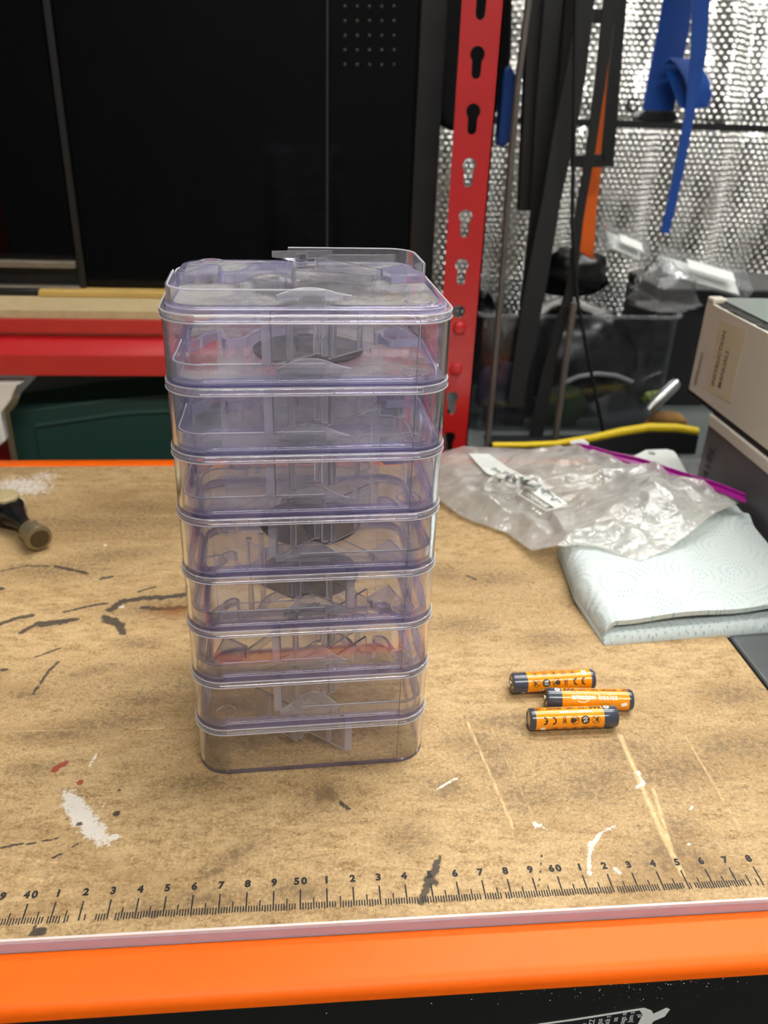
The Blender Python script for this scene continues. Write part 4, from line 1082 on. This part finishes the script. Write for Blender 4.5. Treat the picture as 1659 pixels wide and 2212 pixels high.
# ragged dark top edge and grey-green cover
mb = MB(); rr = random.Random(2); N = 60; ed = []
for k in range(N + 1):
    y = .070 + (.388 - .070) * k / N; ed.append((BX + .001 + rr.uniform(0, .0012), y, .1386 + rr.uniform(0, .0012)))
mb.rings([[(x, y, .1380), (x + .001, y, z), (x + .010 + rr.uniform(-.002, .003), y, .1402), (x + .010, y, .1380)] for x, y, z in ed], cap=True); ubp(mb, 'worn_edge', M['binder_black'], smooth=0)
ubp(MB().box(BX + .009, .578, .070, .3890, .1386, .1412), 'top_cover', M['binder_top'])
q = at(1540, 648, x=BX + .003); bevel(ubp(MB().box(BX, BX + .011, .3790, .3890, .1386, .1425), 'corner_patch', M['cream_board']), .001)
tp_ = [at(*p, x=BX) for p in ((1556, 690), (1614, 714), (1576, 871), (1527, 841))]
mb = MB(); mb.add([(BX - .00025, p.y, p.z) for p in tp_] + [(BX + .0001, p.y, p.z) for p in tp_], [(0, 1, 2, 3), (0, 4, 5, 1), (1, 5, 6, 2), (2, 6, 7, 3), (3, 7, 4, 0)]); ubp(mb, 'title_tape', M['tape'], smooth=0)
mb = MB(); a = at(1540, 833, x=BX); b = at(1568, 716, x=BX); vs, _ = text_mesh('INSTRUCTION', .01, 0.0001, 'LEFT'); wdt = max(v[0] for v in vs)
spine_text(mb, 'INSTRUCTION', .0068, Vector((BX, a.y - .0005, a.z)), .0001, 0, (b.z - a.z) / (wdt * .68))
ubp(mb, 'typed_line', M['typed'], smooth=0); mb = MB()
a = at(1554, 838, x=BX); b2 = at(1572, 757, x=BX); vs, _ = text_mesh('MANUALS', .01, 0.0001, 'LEFT'); wdt = max(v[0] for v in vs)
spine_text(mb, 'MANUALS', .0068, Vector((BX, a.y - .0005, a.z)), .0001, 0, (b2.z - a.z) / (wdt * .68))
ubp(mb, 'typed_line', M['typed'], smooth=0); mb = MB()
a = at(1502, 832, x=BX); b = at(1519, 764, x=BX); vs, _ = text_mesh('WFFSommm', .01, 0.0, 'LEFT'); wdt = max(v[0] for v in vs)
spine_text(mb, 'WFFSommm', .0062, Vector((BX, a.y - .0005, a.z)), .00005, 0, (b.z - a.z) / (wdt * .62))
ubp(mb, 'typed_line', M['typed'], smooth=0)

SZ = -0.034                                         # top of the perforated shelf
ps = thing('perforated_shelf', 'grey perforated steel shelf behind the binders and bag', 'shelf', (.5, .62, FLOOR))
holes = []
for i in range(10):
    for j in range(4):
        x, y = .225 + .030 * i + (.015 if j % 2 else 0), .436 + .020 * j
        holes.append([(x - .0055, y), (x, y - .0045), (x + .0055, y), (x, y + .0045)] if (i + j) % 3 else circ(x, y, .0040, 10))
vs, fs = plate_holes([(.158, .424), (.85, .424), (.85, .86), (.158, .86)], holes, .0015, lambda c: (c.x - .5, c.y - .62, SZ - .0015 + c.z - FLOOR))
MB().add(vs, fs).build('shelf_plate', M['perf'], ps, smooth=0)
for x in (.17, .83):
    for y in (.436, .845): MB().box(x - .5 - .011, x - .5 + .011, y - .62 - .011, y - .62 + .011, .001, SZ - .0016 - FLOOR).build('leg', M['black_metal'], ps)
# white bracket plate lying across shelf and bench
wz = 0.0006
pl = [at(*p, z=wz + .003) for p in ((1395, 972), (1440, 970), (1455, 974), (1462, 982), (1490, 1032), (1500, 1060), (1400, 1035), (1340, 1000))]
hq = at(1408, 979, z=wz + .003)
org = pl[0]
vs, fs = plate_holes([(p.x - org.x, p.y - org.y) for p in pl], [circ(hq.x - org.x, hq.y - org.y, .0032, 14)], .003, lambda c: (c.x, c.y, c.z))
tag(link('bracket_plate', MB().add(vs, fs).build('tmp', M['white_plate'], smooth=0).data), None)
for o in list(COL.objects):
    if o.name == 'tmp': bpy.data.objects.remove(o)
wp = bpy.data.objects['bracket_plate']; wp.location = (org.x, org.y, wz)
tag(wp, 'white coated plate with a drilled rounded corner behind the purple zip', 'plate')

# ------------------------------------------------------------------ tub and its neighbours on the perforated shelf
def lump(mb, c, r, seed, amp=.3, n=22, m=14, fz=None):
    rs = []
    for j in range(m + 1):
        th = PI * j / m; row = []
        for i in range(n):
            ph = 2 * PI * i / n; d = Vector((math.sin(th) * math.cos(ph), math.sin(th) * math.sin(ph), math.cos(th)))
            k = 1 + amp * noise.noise(d * 2.2 + Vector((seed, 0, 0))) + amp * .6 * noise.noise(d * 5 + Vector((0, seed, 0)))
            p = Vector((d.x * r[0], d.y * r[1], d.z * r[2])) * k + Vector(c)
            if fz is not None: p.z = max(p.z, fz)
            row.append(p)
        rs.append(row)
    mb.rings(rs); return mb
tub = thing('storage_tub', 'clear plastic storage tub of dark bags in front of the foil', 'tub', (.27, .65, SZ))
tx0, tx1, ty0, ty1, tz = .168, .372, .561, .733, .0850
def tbp(mb, name, m, **k):
    mb.v = [(x - .27, y - .65, zz - SZ) for x, y, zz in mb.v]; return mb.build(name, m, tub, **k)
ol = [(x + (tx0 + tx1) / 2, y + (ty0 + ty1) / 2) for x, y in rrect(tx1 - tx0, ty1 - ty0, .014, 5)]
il = [(x + (tx0 + tx1) / 2, y + (ty0 + ty1) / 2) for x, y in rrect(tx1 - tx0 - .003, ty1 - ty0 - .003, .0125, 5)]
mb = MB(); mb.rings([[(x, y, tz) for x, y in ol], [(x, y, SZ + .0005) for x, y in ol]]); mb.rings([[(x, y, tz) for x, y in il], [(x, y, SZ + .002) for x, y in il]])
mb.add([(x, y, SZ + .0005) for x, y in ol], [tuple(range(len(ol)))]); tbp(mb, 'side_wall', M['tub'])
mb = MB(); ro = [(x + (tx0 + tx1) / 2, y + (ty0 + ty1) / 2) for x, y in rrect(tx1 - tx0 + .006, ty1 - ty0 + .006, .016, 5)]
mb.rings([[(x, y, tz - .0015) for x, y in ro], [(x, y, tz + .0008) for x, y in ro], [(x, y, tz + .0008) for x, y in il], [(x, y, tz - .0015) for x, y in il]], closed_v=True); tbp(mb, 'rim', M['label_frost'])
F = SZ + .003
def blob_thing(name, label, cat, c, r, seed, m, amp=.3, fz=F, group=None):
    mb = MB(); lump(mb, c, r, seed, amp, fz=fz); return tag(mb.build(name, m, smooth=70), label, cat, group)
blob_thing('bin_bag', 'large crumpled black plastic bag filling the clear tub', 'plastic bag', (.290, .655, .022), (.074, .066, .054), 2, M['black_bag'], .14)
blob_thing('pouch', 'dark navy folded pouch low inside the clear tub, behind the grey tube', 'pouch', (.204, .590, -.004), (.026, .018, .032), 5, M['blue_cloth'], .25)
blob_thing('glove', 'dark green crumpled glove inside the clear tub', 'glove', (.268, .574, -.012), (.022, .007, .024), 7, M['green_cloth'], .2)
blob_thing('bin_bag', 'small black bag at the left end of the clear tub', 'plastic bag', (.200, .683, .028), (.022, .034, .050), 9, M['black_bag'], .25)
# pouch with yellow edge
yp = [(1064, 961), (1130, 961), (1200, 958), (1280, 946), (1340, 933), (1400, 924), (1460, 925), (1506, 932)]
ypt = [at(*p, y=.505) for p in yp]
pch = thing('zip_pouch', 'dark flat pouch edged with bright yellow braid, behind the freezer bag', 'pouch', (.235, .52, SZ))
PO = Vector((.235, .52, SZ))
mb = MB(); mb.tube([p - PO for p in ypt], [.0026, .0027, .0028, .0036, .0042, .0045, .0045, .0040], 10); mb.build('yellow_braid', M['yellow'], pch)
mb = MB(); mb.rings([[Vector((p.x, .499, SZ + .0006)) - PO, Vector((p.x, .500, max(p.z - .003, SZ + .002))) - PO, Vector((p.x, .512, max(p.z - .002, SZ + .003))) - PO, Vector((p.x, .548, SZ + .0006)) - PO] for p in ypt], cap=True); mb.build('pouch_body', M['navy'], pch, smooth=50)
a, b = at(1398, 888, y=.535), at(1462, 826, y=.55)
mb = MB(); mb.tube([a, a.lerp(b, .1), a.lerp(b, .9), b], [.0045, .0060, .0062, .0050], 18); tag(mb.build('metal_tube', M['chrome']), 'short shiny metal tube lying slanted beside the cream binder', 'tube')
blob_thing('paper_scrap', 'tan paper scrap tucked behind the yellow braid', 'paper', (at(1440, 908, y=.55).x, .551, at(1440, 915, y=.55).z), (.022, .008, .012), 3, M['tan_paper'], .2, SZ + .0005)
blob_thing('plastic_clip', 'lime green plastic clip beside the metal tube', 'clip', (at(1412, 858, y=.555).x, .5535, at(1412, 858, y=.555).z), (.011, .004, .006), 6, M['lime'], .55)
arcp = [at(x, y, y=.558) for x, y in ((1222, 826), (1250, 814), (1290, 808), (1330, 812), (1366, 826))]
mb = MB(); mb.tube(arcp, .0026, 10)
tag(mb.build('corrugated_hose', plain('grey_hose', (92, 94, 98), .4, bump=.6, bscale=350)), 'grey corrugated hose arching in front of the clear tub', 'hose')
# crumpled wrap and two clear boxes on the pile
blob_thing('plastic_wrap', 'crumpled clear wrap spilling over the tub below the two clear boxes', 'plastic wrap', (.365, .600, .098), (.034, .030, .030), 12, M['film'], .35, .0862)
def clear_box(label, p_l, p_r, Y, depth, th, roll):
    a, b = at(*p_l, y=Y), at(*p_r, y=Y); L = (b - a).length; ang = math.atan2(-(b.z - a.z), b.x - a.x)
    root = thing('clear_box', label, 'box', (a + b) / 2, 0, 'small clear boxes on the tub')
    root.rotation_euler = (roll, ang, 0)
    o = MB().box(-L / 2, L / 2, -depth / 2, depth / 2, 0, th).build('shell', M['label_frost'], root); bevel(o, .002)
    MB().box(-L / 2 + .004, L / 2 - .010, -depth / 2 + .003, depth / 2 - .004, .0022, .0036).build('white_insert', M['label_white'], root)
    MB().box(-L * .22, L * .30, -depth * .3, depth * .12, th + .0002, th + .0005).build('paper_label', M['label_white'], root)
    for s in (-1, 1): MB().box(s * (L / 2 - .004) - .0018, s * (L / 2 - .004) + .0018, -depth / 2 - .0008, depth / 2 + .0008, th * .45, th + .0012).build('end_clip', M['label_frost'], root)
    return root
clear_box('smaller clear box with a white insert beside the orange strap', (1300, 518), (1392, 556), .60, .034, .010, .45)
clear_box('longer clear box with a white label above the cream binder', (1416, 572), (1604, 628), .61, .036, .013, .45)
blob_thing('bin_bag', 'black crumpled bag beneath the smaller clear box', 'plastic bag', (.282, .655, .108), (.040, .030, .026), 21, M['black_bag'], .25, .0861)
mb = MB(); mb.box(.3785, .56, .640, .74, SZ + .0005, .096); bevel(tag(mb.build('carton', plain('dark_carton', (18, 19, 21), .6)), 'dark carton behind the cream binder, holding up the longer clear box', 'carton'), .002)

# ------------------------------------------------------------------ straps, rods and frames hanging between rack and foil
ZT = 0.66
def strap(name, label, cat, L, R, Y, m, th=.0016, top=True, group=None, ys=None):
    ys = ys or [Y] * len(L)
    la = [at(*p, y=yy) for p, yy in zip(L, ys)]; ra = [at(*p, y=yy) for p, yy in zip(R, ys)]
    if top:
        d = la[0] - la[1]; k = (ZT - la[0].z) / max(abs(d.z), .05)
        la.insert(0, Vector((la[0].x + d.x * k * .4, ys[0], ZT))); ra.insert(0, Vector((ra[0].x + d.x * k * .4, ys[0], ZT)))
    mb = MB(); mb.ribbon(la, ra, th); return tag(mb.build(name, m, smooth=30), label, cat, group)
def rod(name, label, cat, pts, Y, r, m, top=True):
    P = [at(*p, y=Y) for p in pts]
    if top:
        d = P[0] - P[1]; k = (ZT - P[0].z) / max(d.z, .02); P.insert(0, P[0] + d * k)
    mb = MB(); mb.tube(P, r, 12); return tag(mb.build(name, m), label, cat)
rod('metal_rod', 'thin grey metal rod standing just right of the red upright', 'rod', [(1142, 0), (1120, 168), (1104, 336), (1083, 620), (1052, 968)], .520, .0028, M['rod'])
rod('metal_rod', 'thicker grey rod standing among the black straps', 'rod', [(1240, 655), (1222, 780), (1196, 975)], .530, .0032, M['rod'], top=False)
strap('channel', 'brown black metal channel with a grey edge beside the thin rod', 'channel', [(1142, 0), (1134, 200), (1122, 455)], [(1179, 0), (1166, 200), (1146, 455)], .585, M['brown_metal'], .012)
strap('webbing_strap', 'wide black strap hanging between the rods, leftmost of the dark straps', 'strap', [(1176, 0), (1160, 200), (1146, 455), (1120, 700), (1084, 968)], [(1216, 0), (1196, 200), (1184, 455), (1160, 700), (1124, 968)], .575, M['black_dull'], group='dark straps hanging behind the rack')
strap('webbing_strap', 'charcoal strap slanting down from the top behind the thicker rod', 'strap', [(1250, 0), (1222, 160), (1193, 300), (1174, 420), (1134, 620), (1096, 880)], [(1284, 0), (1266, 160), (1242, 300), (1214, 420), (1180, 620), (1128, 880)], .550, M['web_grey'], group='dark straps hanging behind the rack')
strap('webbing_strap', 'black strap slanting in front of the foil, right of the others', 'strap', [(1304, 0), (1283, 196), (1265, 336), (1241, 476), (1224, 620), (1172, 800), (1138, 968)], [(1332, 0), (1306, 196), (1284, 336), (1260, 476), (1244, 620), (1206, 760), (1168, 968)], .540, M['webbing'], group='dark straps hanging behind the rack')
strap('webbing_strap', 'dull grey strap edge between the two widest black straps', 'strap', [(1222, 0), (1206, 200), (1190, 300)], [(1250, 0), (1226, 160), (1200, 330)], .590, M['brown_metal'], group='dark straps hanging behind the rack')
rod('cable', 'thin black cable running down to the white plate', 'cable', [(1240, 250), (1236, 480), (1246, 640), (1268, 760), (1310, 966)], .534, .0017, M['black_dull'])
strap('orange_strap', 'orange strap hanging behind the black frame in front of the foil', 'strap', [(1330, 0), (1308, 180), (1286, 330), (1262, 460), (1246, 572)], [(1354, 0), (1322, 180), (1303, 330), (1288, 460), (1281, 580)], .640, M['orange_strap'])
fr = thing('ladder_rack', 'black metal ladder rack hanging in front of the foil beside the orange strap', 'rack', (.33, .600, ZT))
FO = Vector((.33, .600, ZT))
def fp(L, R, name):
    la = [at(*p, y=.600) - FO for p in L]; ra = [at(*p, y=.600) - FO for p in R]
    mb = MB(); mb.ribbon(la, ra, .008); mb.build(name, M['black_metal'], fr, smooth=0)
fp([(1333, -120), (1331, 14), (1302, 360)], [(1356, -120), (1353, 14), (1325, 360)], 'upright')
fp([(1283, 20), (1280, 50)], [(1332, 20), (1330, 50)], 'crossbar')
fp([(1238, 336), (1236, 362)], [(1306, 334), (1304, 361)], 'crossbar')
dk = [at(*p, y=.690) for p in ((928, -60), (1112, -60), (1108, 120), (1096, 200), (1060, 275), (1010, 300), (985, 285), (950, 270))]
mb = MB(); mb.prism([(p.x, p.z) for p in dk], .690, .730, mp=lambda p: (p[0], p[2], p[1])); bevel(tag(mb.build('tool_bag', M['navy'], smooth=0), 'dark cloth bag hanging behind the red upright, above the foil', 'bag'), .008, 3)
strap('webbing_strap', 'broad black strap behind the charcoal one, filling the gap beside the channel', 'strap', [(1190, 0), (1176, 200), (1168, 455), (1150, 640), (1110, 960)], [(1262, 0), (1236, 200), (1196, 430), (1172, 640), (1140, 960)], .600, M['black_dull'], group='dark straps hanging behind the rack')
# blue straps
bs = thing('ratchet_strap', 'wide blue ratchet strap looped at a black buckle against the foil', 'strap', (at(1450, 200, y=.80).x, .80, ZT))
BO = bs.location.copy()
def bst(L, R, name, m, Y, th=.0016, ys=None):
    ys = ys or [Y] * len(L)
    la = [at(*p, y=yy) for p, yy in zip(L, ys)]; ra = [at(*p, y=yy) for p, yy in zip(R, ys)]
    if name == 'webbing': la.insert(0, Vector((la[0].x + .01, Y, ZT))); ra.insert(0, Vector((ra[0].x + .01, Y, ZT)))
    mb = MB(); mb.ribbon([p - BO for p in la], [p - BO for p in ra], th); return mb.build(name, m, bs, smooth=50)
bst([(1432, 0), (1420, 70), (1408, 130), (1396, 190), (1388, 238)], [(1497, 0), (1488, 70), (1478, 118), (1462, 190), (1456, 240)], 'webbing', M['blue_strap'], .80)
# loop: a strip that leaves the buckle, bulges toward the viewer and curls back
lpF = [(1430, 140), (1446, 126), (1462, 138), (1476, 162), (1484, 186), (1488, 214), (1478, 236), (1464, 226), (1452, 190), (1438, 154)]
la = []; N = len(lpF)
for k, p in enumerate(lpF):
    la.append(at(*p, y=.775))
lb_ = [at(p[0] + 62, p[1] - 2 + 6 * math.sin(k), y=.775 + .004) for k, p in enumerate(lpF)]
mb = MB(); mb.ribbon([p - BO for p in la], [p - BO + Vector((0, .014, 0)) for p in lb_], .0016, (0, .7, .7)); mb.build('strap_loop', M['blue_strap'], bs, smooth=70)
q = [at(*p, y=.790) for p in ((1374, 252), (1388, 238), (1452, 240), (1462, 256), (1448, 264), (1382, 262))]
mb = MB(); mb.prism([(p.x, p.z) for p in q], .782, .806, mp=lambda p: (p[0] - BO.x, p[2] - BO.y, p[1] - BO.z)); bevel(mb.build('buckle', M['buckle'], bs, smooth=0), .0015)
rg = [at(1368 + 13 * math.cos(a), 226 + 13 * math.sin(a), y=.795) - BO for a in np.linspace(.3, 2 * PI - .6, 12)]
mb = MB(); mb.tube(rg, .0016, 8); mb.build('wire_ring', M['black_metal'], bs)
strap('strap_tail', 'narrow blue strap tail dangling in front of the looped blue strap', 'strap', [(1496, 0), (1492, 120), (1479, 250), (1460, 350), (1442, 440), (1427, 500)], [(1534, 0), (1526, 120), (1500, 250), (1481, 350), (1459, 450), (1446, 506)], .740, M['blue_strap'])
bl = [at(*p, y=.62) for p in ((1086, 150), (1100, 140), (1112, 160), (1104, 300), (1086, 318), (1072, 312))]
mb = MB(); mb.prism([(p.x, p.z) for p in bl], .615, .63, mp=lambda p: (p[0], p[2], p[1])); bevel(tag(mb.build('ratchet', plain('deep_blue_plastic', (16, 60, 130), .35), smooth=0), 'deep blue plastic ratchet showing just behind the red upright', 'ratchet'), .002)
# hanging rail above the frame carries them
tag(MB().box(.10, .60, .515, .83, ZT, ZT + .02).build('trim_1', M['black_metal']), kind='structure')
